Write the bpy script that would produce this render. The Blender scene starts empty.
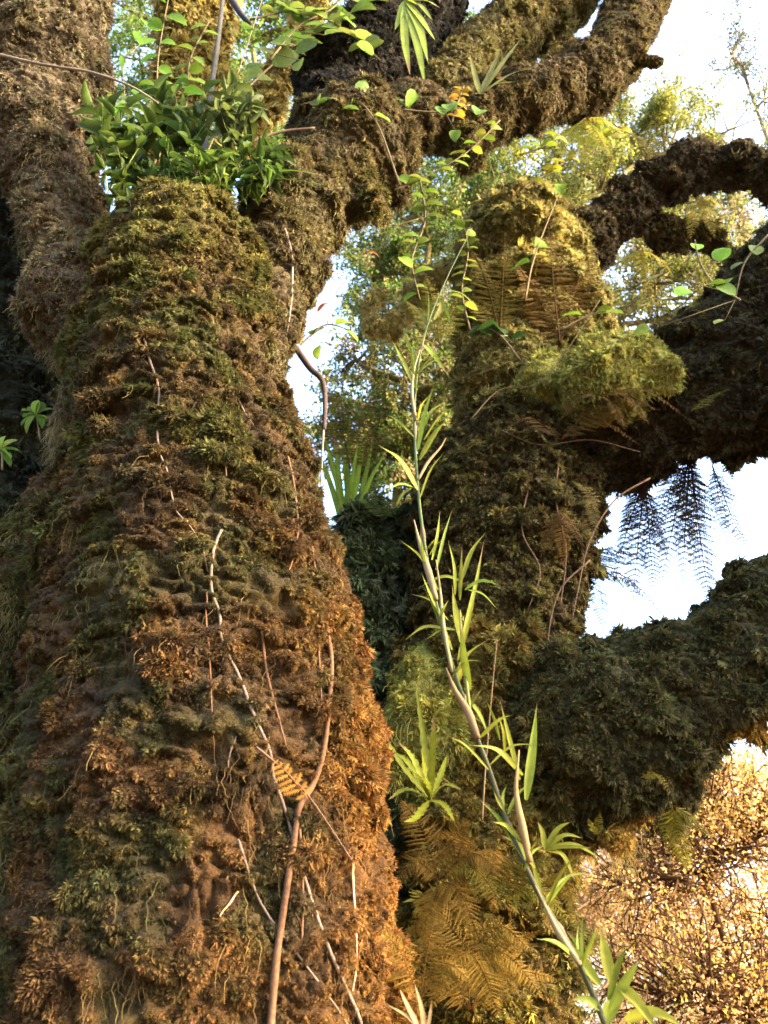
import bpy, math, random
import numpy as np
from mathutils import Vector
from mathutils.bvhtree import BVHTree

R = math.radians
sc = bpy.context.scene
rng = np.random.default_rng(7)
random.seed(7)

# ------------------------------------------------------------------ camera
PITCH, FPX, CX, CY, CAMZ = R(35), 788.0, 384.0, 512.0, 1.6
cd = bpy.data.cameras.new('camera'); cam = bpy.data.objects.new('camera', cd)
sc.collection.objects.link(cam); sc.camera = cam
cam.location = (0, 0, CAMZ); cam.rotation_euler = (R(90) + PITCH, 0, 0)
cd.sensor_fit = 'VERTICAL'; cd.sensor_height = 24; cd.lens = 24 * FPX / 1024
cd.dof.use_dof = True; cd.dof.focus_distance = 3.0; cd.dof.aperture_fstop = 2.8
cd.clip_start = 0.02; cd.clip_end = 2000
# ------------------------------------------------------------------ light
SUN_EL, SUN_AZ = R(24), R(104)
w = bpy.data.worlds.new('World'); sc.world = w; w.use_nodes = True
nt = w.node_tree; bg = nt.nodes['Background']
sky = nt.nodes.new('ShaderNodeTexSky'); sky.sky_type = 'NISHITA'; sky.sun_disc = False
sky.sun_elevation = SUN_EL; sky.sun_rotation = SUN_AZ
sky.air_density = 1.0; sky.dust_density = 4.5; sky.ozone_density = 2.0
nt.links.new(sky.outputs[0], bg.inputs[0]); bg.inputs[1].default_value = 0.15
sl = bpy.data.lights.new('sun', 'SUN'); sl.energy = 2.3; sl.angle = R(16); sl.color = (1.0, 0.76, 0.52)
so = bpy.data.objects.new('sun', sl); sc.collection.objects.link(so)
SD = Vector((math.cos(SUN_EL) * math.sin(SUN_AZ), math.cos(SUN_EL) * math.cos(SUN_AZ), math.sin(SUN_EL)))
so.rotation_euler = SD.to_track_quat('Z', 'Y').to_euler()
vs = sc.view_settings; vs.view_transform = 'Standard'; vs.look = 'None'
vs.exposure = 3.8; vs.gamma = 1.0; vs.use_curve_mapping = False
sc.cycles.max_bounces = 6; sc.cycles.diffuse_bounces = 4; sc.cycles.transmission_bounces = 4
sc.cycles.use_denoising = True

# ------------------------------------------------------------------ helpers
def P(px, py, Y):
    a, b = (px - CX) / FPX, (CY - py) / FPX
    dy = math.cos(PITCH) - b * math.sin(PITCH); dz = math.sin(PITCH) + b * math.cos(PITCH)
    t = Y / dy
    return np.array([a * t, Y, CAMZ + dz * t]), t
def PP(px, py, Y): return P(px, py, Y)[0]

_perm = np.random.default_rng(3).integers(0, 2**31, 4096)
def _h(ix, iy, iz):
    return _perm[(ix * 73856093 ^ iy * 19349663 ^ iz * 83492791) & 4095]
def noise(p):
    p = np.asarray(p, float); i = np.floor(p).astype(np.int64); f = p - i
    u = f * f * f * (f * (f * 6 - 15) + 10); out = 0
    for dx in (0, 1):
        for dy in (0, 1):
            for dz in (0, 1):
                h = _h(i[:, 0] + dx, i[:, 1] + dy, i[:, 2] + dz)
                g = np.stack([(h & 1023) / 511.5 - 1, ((h >> 10) & 1023) / 511.5 - 1, ((h >> 20) & 1023) / 511.5 - 1], 1)
                d = ((f - np.array([dx, dy, dz])) * g).sum(1)
                wx = u[:, 0] if dx else 1 - u[:, 0]; wy = u[:, 1] if dy else 1 - u[:, 1]; wz = u[:, 2] if dz else 1 - u[:, 2]
                out = out + d * wx * wy * wz
    return out
def fbm(p, o=3, g=0.5):
    s, a = 0, 1.0; p = np.asarray(p, float)
    for k in range(o): s = s + a * noise(p * 2**k + 17.3 * k); a *= g
    return s
def sst(a, b, x): t = np.clip((x - a) / (b - a), 0, 1); return t * t * (3 - 2 * t)
def nrm(v): v = np.asarray(v, float); return v / (np.linalg.norm(v, axis=-1, keepdims=True) + 1e-12)

class MB:
    """collects vertices, triangles and a colour per vertex"""
    def __init__(s): s.v, s.f, s.c, s.n = [], [], [], 0
    def add(s, V, F, C):
        V = np.asarray(V, float).reshape(-1, 3); F = np.asarray(F, np.int64).reshape(-1, 3)
        C = np.asarray(C, float)
        if C.ndim == 1: C = np.tile(C[None, :3], (len(V), 1))
        s.v.append(V); s.f.append(F + s.n); s.c.append(C); s.n += len(V)
    def build(s, name, mat, parent=None, origin=None, smooth=True):
        V = np.concatenate(s.v); F = np.concatenate(s.f); C = np.concatenate(s.c)
        return mk(name, V, F, C, mat, parent, origin, smooth)

def mk(name, V, F, C, mat, parent=None, origin=None, smooth=True):
    if parent is not None: origin = np.array(parent.get('_o', (0, 0, 0)))
    elif origin is None: origin = np.zeros(3)
    origin = np.asarray(origin, float)
    me = bpy.data.meshes.new(name)
    me.vertices.add(len(V)); me.vertices.foreach_set('co', (V - origin).astype(np.float32).ravel())
    k = F.shape[1]
    me.loops.add(F.size); me.loops.foreach_set('vertex_index', F.astype(np.int32).ravel())
    me.polygons.add(len(F)); me.polygons.foreach_set('loop_start', np.arange(0, F.size, k, dtype=np.int32))
    me.polygons.foreach_set('loop_total', np.full(len(F), k, np.int32))
    me.update(calc_edges=True)
    if smooth: me.polygons.foreach_set('use_smooth', np.ones(len(F), bool))
    if C is not None:
        at = me.color_attributes.new('tint', 'FLOAT_COLOR', 'POINT')
        at.data.foreach_set('color', np.concatenate([C, np.ones((len(C), 1))], 1).astype(np.float32).ravel())
    me.materials.append(mat)
    o = bpy.data.objects.new(name, me); sc.collection.objects.link(o)
    if parent is not None: o.parent = parent
    else: o.location = origin; 
    o['_o'] = [float(x) for x in origin]
    if parent is None: pass
    return o
def clean():
    for o in sc.objects:
        if '_o' in o: del o['_o']
def thing(name, label, cat, loc=(0, 0, 0), group=None):
    o = bpy.data.objects.new(name, None); sc.collection.objects.link(o)
    o.location = loc; o.empty_display_size = 0.1
    o['_o'] = [float(x) for x in loc]
    return tag(o, label, cat, group)
def tag(o, label, cat=None, group=None, kind=None):
    if label: o['label'] = label
    if cat: o['category'] = cat
    if group: o['group'] = group
    if kind: o['kind'] = kind
    return o

def crom(pts, n):
    pts = np.asarray(pts, float)
    if len(pts) == 2: t = np.linspace(0, 1, n)[:, None]; return pts[0] * (1 - t) + pts[1] * t
    p = np.vstack([2 * pts[0] - pts[1], pts, 2 * pts[-1] - pts[-2]])
    out = []
    T = np.linspace(0, len(pts) - 1, n)
    for t in T:
        i = min(int(t), len(pts) - 2); u = t - i; a, b, c, d = p[i:i + 4]
        out.append(0.5 * (2 * b + (c - a) * u + (2 * a - 5 * b + 4 * c - d) * u * u + (-a + 3 * b - 3 * c + d) * u**3))
    return np.array(out)
def tube(path, rad, sides=6, cap=True):
    path = np.asarray(path, float); n = len(path); rad = np.broadcast_to(np.asarray(rad, float), (n,))
    tan = nrm(np.gradient(path, axis=0))
    up = np.array([0.31, 0.17, 0.93]); up = up - tan[0] * (up @ tan[0])
    if np.linalg.norm(up) < 1e-3: up = np.array([1.0, 0, 0])
    up = nrm(up); V = []; th = np.linspace(0, 2 * np.pi, sides, endpoint=False)
    for i in range(n):
        up = nrm(up - tan[i] * (up @ tan[i])); sd = np.cross(tan[i], up)
        V.append(path[i] + rad[i] * (np.cos(th)[:, None] * up + np.sin(th)[:, None] * sd))
    V = np.concatenate(V); F = []
    for i in range(n - 1):
        a = i * sides
        for k in range(sides):
            k2 = (k + 1) % sides
            F += [(a + k, a + k2, a + sides + k2), (a + k, a + sides + k2, a + sides + k)]
    if cap:
        V = np.vstack([V, path[0], path[-1]]); b = len(V) - 2; e = (n - 1) * sides
        for k in range(sides):
            k2 = (k + 1) % sides; F += [(b, k2, k), (b + 1, e + k, e + k2)]
    return V, np.array(F)

# ---- instanced little templates (baked into one mesh)
def feather(npair=6, reach=1.0, curl=0.25, seed=0, slim=0.5):
    """serrated frond: axis along y (0..1), leaflets to +-x (unit half width), curling to -z"""
    r = np.random.default_rng(seed); ax = []
    s = np.linspace(0, 1, npair + 1); V = [[0, t, -curl * t * t] for t in s]; F = []
    for i in range(npair):
        m = (s[i] + s[i + 1]) / 2
        wd = math.sin(math.pi * min(1, (m * 0.85 + 0.18)))**0.7 * reach
        for sg in (-1, 1):
            q = 1 + r.uniform(-.18, .18)
            V.append([sg * wd * q, m + slim / npair + 0.10, -curl * m * m - 0.12 * r.uniform(0.2, 1.2)])
            F.append((i, i + 1, len(V) - 1) if sg > 0 else (i + 1, i, len(V) - 1))
    return np.array(V, float), np.array(F)
def inst(tmpl, org, along, norm, ln, wd):
    """place the template at each origin; returns V, F and per-vertex instance index"""
    V, F = tmpl; n = len(org); along = nrm(along)
    side = nrm(np.cross(along, norm)); nn = np.cross(side, along)
    ln = np.broadcast_to(ln, (n,))[:, None, None]; wd = np.broadcast_to(wd, (n,))[:, None, None]
    X = V[None, :, 0:1] * side[:, None] * wd + V[None, :, 1:2] * along[:, None] * ln + V[None, :, 2:3] * nn[:, None] * ln
    X = X + org[:, None]
    FF = F[None] + (np.arange(n) * len(V))[:, None, None]
    return X.reshape(-1, 3), FF.reshape(-1, 3), np.repeat(np.arange(n), len(V))
def leaf_t(bend=0.3, fold=0.15, shape='oval', n=5):
    s = np.linspace(0, 1, n + 1); V, F = [], []
    for t in s:
        wv = {'oval': math.sin(math.pi * t)**0.65, 'lance': (math.sin(math.pi * min(1, t**0.7))) ** 0.9, 'round': math.sqrt(max(0, 1 - (2 * t - 1)**2)),
              'strap': min(1, t * 5 + .25) * (1 - t**4)}[shape]
        z = -bend * t * t
        V += [[-wv, t, z + fold * wv], [0, t, z], [wv, t, z + fold * wv]]
    for i in range(n):
        a = 3 * i
        F += [(a, a + 1, a + 4), (a, a + 4, a + 3), (a + 1, a + 2, a + 5), (a + 1, a + 5, a + 4)]
    return np.array(V, float), np.array(F)

# ------------------------------------------------------------------ materials
def mat_attr(name, rough=0.9, trans=0.0, spec=0.2, nscale=60, nlo=0.7, nhi=1.25, bump=0.0, bscale=80, const=None, mottle=6):
    m = bpy.data.materials.new(name); m.use_nodes = True; t = m.node_tree; N = t.nodes; L = t.links
    pb = N['Principled BSDF']; out = N['Material Output']
    if const is None:
        a = N.new('ShaderNodeVertexColor'); a.layer_name = 'tint'; col = a.outputs[0]
    else:
        a = N.new('ShaderNodeRGB'); a.outputs[0].default_value = (*const, 1); col = a.outputs[0]
    tc = N.new('ShaderNodeTexCoord')
    nz = N.new('ShaderNodeTexNoise'); nz.inputs['Scale'].default_value = nscale; nz.inputs['Detail'].default_value = 4
    L.new(tc.outputs['Object'], nz.inputs['Vector'])
    n2 = N.new('ShaderNodeTexNoise'); n2.inputs['Scale'].default_value = mottle; L.new(tc.outputs['Object'], n2.inputs['Vector'])
    ad = N.new('ShaderNodeMath'); ad.operation = 'ADD'; L.new(nz.outputs[0], ad.inputs[0]); L.new(n2.outputs[0], ad.inputs[1])
    mr = N.new('ShaderNodeMapRange'); mr.inputs[1].default_value = 0.7; mr.inputs[2].default_value = 1.3
    mr.inputs[3].default_value = nlo; mr.inputs[4].default_value = nhi; L.new(ad.outputs[0], mr.inputs[0])
    mx = N.new('ShaderNodeVectorMath'); mx.operation = 'SCALE'; L.new(col, mx.inputs[0]); L.new(mr.outputs[0], mx.inputs['Scale'])
    L.new(mx.outputs[0], pb.inputs['Base Color'])
    pb.inputs['Roughness'].default_value = rough; pb.inputs['Specular IOR Level'].default_value = spec
    if bump:
        b = N.new('ShaderNodeBump'); b.inputs['Strength'].default_value = bump; b.inputs['Distance'].default_value = 0.01
        n3 = N.new('ShaderNodeTexNoise'); n3.inputs['Scale'].default_value = bscale; n3.inputs['Detail'].default_value = 6; n3.inputs['Roughness'].default_value = .7
        L.new(tc.outputs['Object'], n3.inputs['Vector']); L.new(n3.outputs[0], b.inputs['Height']); L.new(b.outputs[0], pb.inputs['Normal'])
    if trans:
        tr = N.new('ShaderNodeBsdfTranslucent'); L.new(mx.outputs[0], tr.inputs[0])
        ms = N.new('ShaderNodeMixShader'); ms.inputs[0].default_value = trans
        L.new(pb.outputs[0], ms.inputs[1]); L.new(tr.outputs[0], ms.inputs[2]); L.new(ms.outputs[0], out.inputs[0])
    return m
M_MOSS = mat_attr('moss', 0.95, 0.25, 0.1, 90, 0.65, 1.4)
M_BARK = mat_attr('mossy_bark', 0.95, 0, 0.1, 130, 0.4, 1.6, bump=1.0, bscale=140)
M_LEAF = mat_attr('leaf', 0.6, 0.45, 0.12, 40, 0.75, 1.25)
M_FERN = mat_attr('fern', 0.7, 0.45, 0.08, 50, 0.75, 1.25)
M_FARLEAF = mat_attr('far_foliage', 0.7, 0.5, 0.08, 8, 0.7, 1.3, mottle=2)
M_TWIG = mat_attr('twig_bark', 0.9, 0, 0.08, 120, 0.6, 1.4, bump=0.4, bscale=150)
M_BAMBOO = mat_attr('bamboo', 0.7, 0, 0.1, 70, 0.75, 1.25)
M_SOIL = mat_attr('forest_floor', 0.95, 0, 0.1, 6, 0.5, 1.5, bump=0.8, bscale=12, const=(0.10, 0.065, 0.035))

# ------------------------------------------------------------------ ground
def ground():
    n = 140; u = np.linspace(-1, 1, n); s = np.sign(u) * (np.abs(u)**2.6) * 500
    X, Y = np.meshgrid(s, s, indexing='ij'); V = np.stack([X.ravel(), Y.ravel(), np.zeros(n * n)], 1)
    V[:, 2] = fbm(V * [0.25, 0.25, 1], 4) * 0.35 - 0.15
    I = np.arange(n * n).reshape(n, n)
    F = np.stack([I[:-1, :-1], I[1:, :-1], I[1:, 1:], I[:-1, 1:]], -1).reshape(-1, 4)
    o = mk('ground', V, F, None, M_SOIL); tag(o, 'brown forest floor of soil and leaf litter', kind='structure')
ground()

# ------------------------------------------------------------------ mossy trees
def tuft(nb, seed):
    r = np.random.default_rng(seed); V, F = [], []
    for k in range(nb):
        a = r.uniform(-1.1, 1.1); b = r.uniform(-.7, .7); l = r.uniform(.6, 1.1); d = np.array([math.sin(a) * 2.2, math.cos(a), math.sin(b) * .6])
        p = np.array([-d[1], d[0], 0]) * .038; j = len(V)
        V += [-p, p, d * l * .6 + p * .8, d * l + [0, 0, -.25]]; F += [(j, j + 1, j + 2), (j, j + 2, j + 3)]
    return np.array(V), np.array(F)
TM = [feather(5, .8, 0.35, 0), tuft(8, 1), tuft(8, 2), tuft(8, 5), tuft(8, 3)]
TL = [feather(3, 1, 0.35, k) for k in range(4)]
BVH = {}
DOWN = np.array([0, 0, -1.0])
def chain_w(pts):
    W, Rr = [], []
    for q in pts:
        if q[0] == 'w': W.append(q[1:4]); Rr.append(q[4])
        else:
            p, t = P(q[0], q[1], q[2]); W.append(p); Rr.append(q[3] * t / FPX)
    return np.array(W, float), np.array(Rr)
def sculpt(chains, voxel, subdiv, smooth_it, disp, seed, lean=0.5, aniso=(3.8, 3.8, 13), calm=()):
    """one body from overlapping limbs: voxel remesh, smoothing, then mossy ledges"""
    V, F, n = [], [], 0; segs = []
    for ci, c in enumerate(chains):
        W, Rr = chain_w(c)
        m = max(8, int(len(W) * 6)); A = crom(np.hstack([W, Rr[:, None]]), m)
        jt = (0.05 if ci == 0 else 0.22) * A[:, 3:4] * sst(1.3, .5, A[:, 3:4]); q = A[:, :3] * 2.6 + seed * 3 + ci * 7
        A[:, :3] += jt * 2.2 * np.stack([noise(q), noise(q + 11), noise(q + 23)], 1)
        A[:, 3] *= 1 + (0.08 if ci == 0 else 0.58) * noise(A[:, :3] * 3.4 + 40 + seed)
        v, f = tube(A[:, :3], np.maximum(A[:, 3], 0.01), 20)
        V.append(v); F.append(f + n); n += len(v)
        segs.append(A)
    me = bpy.data.meshes.new('tmp'); me.from_pydata(np.concatenate(V).tolist(), [], np.concatenate(F).tolist())
    ob = bpy.data.objects.new('tmp', me); sc.collection.objects.link(ob)
    md = ob.modifiers.new('r', 'REMESH'); md.mode = 'VOXEL'; md.voxel_size = voxel
    sm = ob.modifiers.new('s', 'SMOOTH'); sm.iterations = smooth_it; sm.factor = 0.5
    dg = bpy.context.evaluated_depsgraph_get(); ev = ob.evaluated_get(dg); m1 = bpy.data.meshes.new_from_object(ev)
    bpy.data.objects.remove(ob); bpy.data.meshes.remove(me)
    def grab(m):
        nv = len(m.vertices); co = np.empty(nv * 3, np.float32); m.vertices.foreach_get('co', co)
        nn = np.empty(nv * 3, np.float32); m.vertex_normals.foreach_get('vector', nn)
        Fq = np.empty(len(m.loops), np.int32); m.loops.foreach_get('vertex_index', Fq)
        return co.reshape(-1, 3).astype(float), nn.reshape(-1, 3).astype(float), Fq.reshape(-1, 4)
    co, nn, Fq = grab(m1); bpy.data.meshes.remove(m1)
    if subdiv:   # the side one can see gets a finer mesh than the rest
        cen = co[Fq].mean(1); fn = nn[Fq].mean(1); rel = cen - [0, 0, CAMZ]; vdn = -nrm(rel)
        dep = rel[:, 1] * math.cos(PITCH) + rel[:, 2] * math.sin(PITCH)
        sx = rel[:, 0] / np.maximum(dep, .1) * FPX; sy = (rel[:, 2] * math.cos(PITCH) - rel[:, 1] * math.sin(PITCH)) / np.maximum(dep, .1) * FPX
        near = (dep > .2) & (np.abs(sx) < 384 * 1.25) & (np.abs(sy) < 512 * 1.2) & ((fn * vdn).sum(1) > -0.45)
        def compact(Fs):
            ids, inv = np.unique(Fs, return_inverse=True); return ids, inv.reshape(-1, 4)
        ids, Fn = compact(Fq[near]); m2 = bpy.data.meshes.new('tmp'); m2.vertices.add(len(ids)); m2.vertices.foreach_set('co', co[ids].astype(np.float32).ravel())
        m2.loops.add(Fn.size); m2.loops.foreach_set('vertex_index', Fn.astype(np.int32).ravel()); m2.polygons.add(len(Fn))
        m2.polygons.foreach_set('loop_start', np.arange(0, Fn.size, 4, dtype=np.int32)); m2.polygons.foreach_set('loop_total', np.full(len(Fn), 4, np.int32)); m2.update(calc_edges=True)
        ob = bpy.data.objects.new('tmp', m2); sc.collection.objects.link(ob)
        sb = ob.modifiers.new('d', 'SUBSURF'); sb.levels = subdiv; sb.render_levels = subdiv; sb.boundary_smooth = 'ALL'
        dg = bpy.context.evaluated_depsgraph_get(); m3 = bpy.data.meshes.new_from_object(ob.evaluated_get(dg)); c3, n3, f3 = grab(m3)
        bpy.data.objects.remove(ob); bpy.data.meshes.remove(m2); bpy.data.meshes.remove(m3)
        ids, Fc = compact(Fq[~near]); f3 = np.concatenate([f3, Fc + len(c3)]); co = np.concatenate([c3, co[ids]]); nn = np.concatenate([n3, nn[ids]]); Fq = f3
    nv = len(co)
    # which limb each vertex belongs to (distance scaled by radius)
    best = np.full(nv, 1e9); lab = np.zeros(nv, int)
    for ci, A in enumerate(segs):
        d = np.full(nv, 1e9)
        for a in A: d = np.minimum(d, np.linalg.norm(co - a[:3], axis=1) / max(a[3], .01))
        u = d < best; best[u] = d[u]; lab[u] = ci
    o = seed * 3.7
    big = fbm(co * 3.0 + o, 2)
    q = co + 0.06 * np.stack([noise(co * 7 + o), noise(co * 7 + o + 9), noise(co * 7 + o + 19)], 1)
    led = fbm(q * np.array(aniso) + o, 3, 0.55)
    led = np.clip(led * 1.6 + 0.1, -0.6, 1)
    bil = 1 - np.abs(noise(q * np.array([17, 17, 26]) + o)) * 2.6
    bil2 = 1 - np.abs(noise(q * np.array([37, 37, 50]) + o)) * 2.6
    led = led * (.55 + .9 * sst(-.35, .3, fbm(co * 2.7 + 60 + o, 2))); fin = fbm(q * 60 + o, 2)
    h = disp * (1.6 * big + 1.15 * led - 0.95 * sst(.35, 1, bil) - 0.22 * sst(.3, 1, bil2) + .3 + .16 * fin)
    h = h * np.where(lab == 0, 1.0, 0.72)
    led = led - 0.8 * sst(.4, 1, bil) - .3 * sst(.4, 1, bil2)
    if len(calm): h = h * np.where(np.isin(lab, calm), .35, 1.0)
    co2 = co + nn * h[:, None]; co2[:, 2] -= lean * disp * np.clip(led + .2, 0, 2) * (1 - np.abs(nn[:, 2]))
    return co2, Fq, lab, led, nn
def mossy_tree(name, label, chains, partnames, colf, voxel=0.022, subdiv=1, smooth_it=12, disp=0.03, seed=1, nmoss=60000, mlen=0.035,
               tm=TM, group=None, lean=0.65, aniso=(5.6, 5.6, 10.5), cat='tree', hang=1.0, partlabels=None, partcol={}, short=()):
    co, F, lab, led, nn = sculpt(chains, voxel, subdiv, smooth_it, disp, seed, lean, aniso, [i for i, n in enumerate(partnames) if n == 'moss_cushion'])
    root = thing(name, label, cat, (float(co[:, 0].mean()), float(co[:, 1].mean()), 0.0), group)
    fl = lab[F[:, 0]]
    T = np.concatenate([F[:, [0, 1, 2]], F[:, [0, 2, 3]]])
    BVH[{0: 'main', 1: 'second', 2: 'stump', 3: 'left', 4: 'pale'}[len(BVH)]] = BVHTree.FromPolygons(co.tolist(), F.tolist()) if not BVH else None
    # base colour of the soil-brown bark beneath: same moss, older and browner
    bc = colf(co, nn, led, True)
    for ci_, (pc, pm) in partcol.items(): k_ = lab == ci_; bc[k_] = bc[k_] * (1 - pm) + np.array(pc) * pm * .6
    A, B, C = co[T[:, 0]], co[T[:, 1]], co[T[:, 2]]
    cr = np.cross(B - A, C - A); ar = np.linalg.norm(cr, axis=1) / 2; fn = nrm(cr)
    cen = (A + B + C) / 3; vd = np.array([0, 0, CAMZ]) - cen; dist = np.linalg.norm(vd, axis=1); vdn = vd / dist[:, None]
    fac = (fn * vdn).sum(1)
    rel = cen - [0, 0, CAMZ]; dep = rel[:, 1] * math.cos(PITCH) + rel[:, 2] * math.sin(PITCH)
    sx = rel[:, 0] / np.maximum(dep, .1) * FPX; sy = (rel[:, 2] * math.cos(PITCH) - rel[:, 1] * math.sin(PITCH)) / np.maximum(dep, .1) * FPX
    inside = (dep > 0.2) & (np.abs(sx) < 384 * 1.3) & (np.abs(sy) < 512 * 1.25)
    led_t = led[T].mean(1)
    dens = fbm(cen * 6 + seed, 2)
    wt = ar * inside * sst(-0.55, 0.1, fac) * (0.6 + sst(-0.6, 0.5, led_t)) * (0.6 + sst(-.3, .4, dens)) / np.maximum(dist, 1)**2.2
    prob = wt / wt.sum(); ti = np.random.default_rng(seed).choice(len(T), nmoss, p=prob)
    r = np.random.default_rng(seed + 5); u, v = r.random(nmoss), r.random(nmoss); k = u + v > 1; u[k], v[k] = 1 - u[k], 1 - v[k]
    org = A[ti] + u[:, None] * (B[ti] - A[ti]) + v[:, None] * (C[ti] - A[ti]); no = fn[ti]; dt = dist[ti]
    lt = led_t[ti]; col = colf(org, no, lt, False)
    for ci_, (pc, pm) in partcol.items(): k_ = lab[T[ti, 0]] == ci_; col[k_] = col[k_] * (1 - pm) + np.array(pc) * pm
    # neighbouring fronds share a direction so that they lie in locks
    fl3 = np.stack([noise(org * 9 + seed), noise(org * 9 + 31 + seed), noise(org * 9 + 57 + seed)], 1)
    al = nrm(no * r.uniform(0.15, 1.0, (nmoss, 1)) + DOWN * hang * r.uniform(0.3, 1.0, (nmoss, 1)) + fl3 * 1.3 + r.normal(0, .32, (nmoss, 3)))
    nm = nrm(no + r.normal(0, .5, (nmoss, 3)))
    ln = mlen * r.uniform(0.45, 1.35, nmoss) * (0.75 + 0.5 * sst(-.3, .8, lt)) * (dt / 3)**0.7
    pat = sst(-.25, .55, fbm(org * 4 + 71 + seed, 2)); ln = ln * (.55 + 1.1 * pat)
    col = col * r.uniform(0.65, 1.4, (nmoss, 1)) * (1 + .8 * noise(org * 14 + 3))[:, None] * (1 + r.normal(0, .07, (nmoss, 3)))
    parts = {}
    for ci in range(len(chains)):
        sel = fl == ci
        if sel.sum() < 5: continue
        Fs = F[sel]; ids, inv = np.unique(Fs, return_inverse=True)
        pl = None if not partlabels else partlabels.get(ci)
        o = mk(partnames[ci], co[ids], inv.reshape(-1, 4), bc[ids], M_BARK, root)
        if pl: o['label'] = pl
        o['_o'] = root['_o']
        mm = np.where(lab[T[ti, 0]] == ci)[0]
        if len(mm):
            mb = MB()
            for kk, tp in enumerate(tm):
                s = mm[kk::len(tm)]
                if len(s) == 0: continue
                V2, F2, ix = inst(tp, org[s] - no[s] * 0.004, al[s], nm[s], ln[s], ln[s] * r.uniform(.22, .42, len(s)))
                mb.add(V2, F2, np.clip(col[s], 0.004, 0.9)[ix])
            q = mm[(no[mm, 2] < 0.25) & (r.random(len(mm)) < (0.38 if ci else 0.028) * sst(-.1, .4, noise(org[mm] * 6 + 5)))]
            for kk in range(8):
                s = q[kk::8]
                if len(s):
                    L_ = mlen * r.uniform(.9, 1.8 if ci in short else 5.0, len(s)); V2, F2, ix = inst(ST[kk], org[s], nrm(DOWN + r.normal(0, .22, (len(s), 3)) + no[s] * .1), nrm(no[s] + r.normal(0, .5, (len(s), 3))), L_, mlen * 2.2)
                    mb.add(V2, F2, np.clip(col[s] * .8 + (np.array([.075, .065, .024]) if ci and ci not in short else np.array([.03, .022, .01])), 0, .9)[ix])
            g = mb.build('moss', M_MOSS, o)
            g['kind'] = 'stuff'
    return root

def strand_t(seed, n=6):
    r = np.random.default_rng(seed); V, F = [], []; x = 0; y = 0
    for i in range(n + 1):
        t = i / n; x += r.normal(0, .07); y += r.normal(0, .07); w_ = (1 - t * .8); V += [[x - w_ * .018, t, y], [x + w_ * .018, t, y + .01]]
        if i: a = 2 * i - 2; F += [(a, a + 1, a + 3), (a, a + 3, a + 2)]
    return np.array(V), np.array(F)
ST = [strand_t(k) for k in range(8)]
def mixc(cols, ws):
    ws = np.stack(ws, 1); ws = np.clip(ws, 0, None); ws = ws / (ws.sum(1, keepdims=True) + 1e-9)
    return ws @ np.array(cols, float)
RUST = (0.25, 0.105, 0.020); BROWN = (0.066, 0.034, 0.018); OLIVE = (0.085, 0.075, 0.016); GREEN = (0.038, 0.064, 0.012)
PALE = (0.34, 0.27, 0.075); TEAL = (0.012, 0.030, 0.024); GOLD = (0.24, 0.150, 0.018); UMBER = (0.017, 0.013, 0.013)
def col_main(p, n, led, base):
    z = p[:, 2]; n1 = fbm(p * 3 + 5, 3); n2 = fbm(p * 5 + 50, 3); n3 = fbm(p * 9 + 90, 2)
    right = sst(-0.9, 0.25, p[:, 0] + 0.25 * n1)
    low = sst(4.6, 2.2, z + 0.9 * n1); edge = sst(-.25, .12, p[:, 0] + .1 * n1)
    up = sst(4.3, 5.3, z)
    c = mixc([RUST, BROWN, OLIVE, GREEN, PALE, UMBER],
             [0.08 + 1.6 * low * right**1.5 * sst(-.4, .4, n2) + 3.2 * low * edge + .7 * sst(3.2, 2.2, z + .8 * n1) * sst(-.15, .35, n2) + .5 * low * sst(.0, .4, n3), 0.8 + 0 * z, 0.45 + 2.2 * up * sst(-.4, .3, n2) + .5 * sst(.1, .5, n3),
              0.2 + 2.0 * (1 - right) * sst(-0.15, .3, n1 - n2) + 1.3 * up * sst(-.1, .3, n3), 0.05 + 0.5 * sst(0.2, 0.7, n3) * (0.3 + up) + 1.5 * up * sst(-.2, .5, n1) * sst(6.2, 5.4, z), 1.1 * sst(-.2, .5, -n3) + 1.4 * (1 - right) * low + .5 * low])  # rust is partly moss, partly painted warm light; low left shade painted too
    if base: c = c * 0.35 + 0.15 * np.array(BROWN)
    return c

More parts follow.
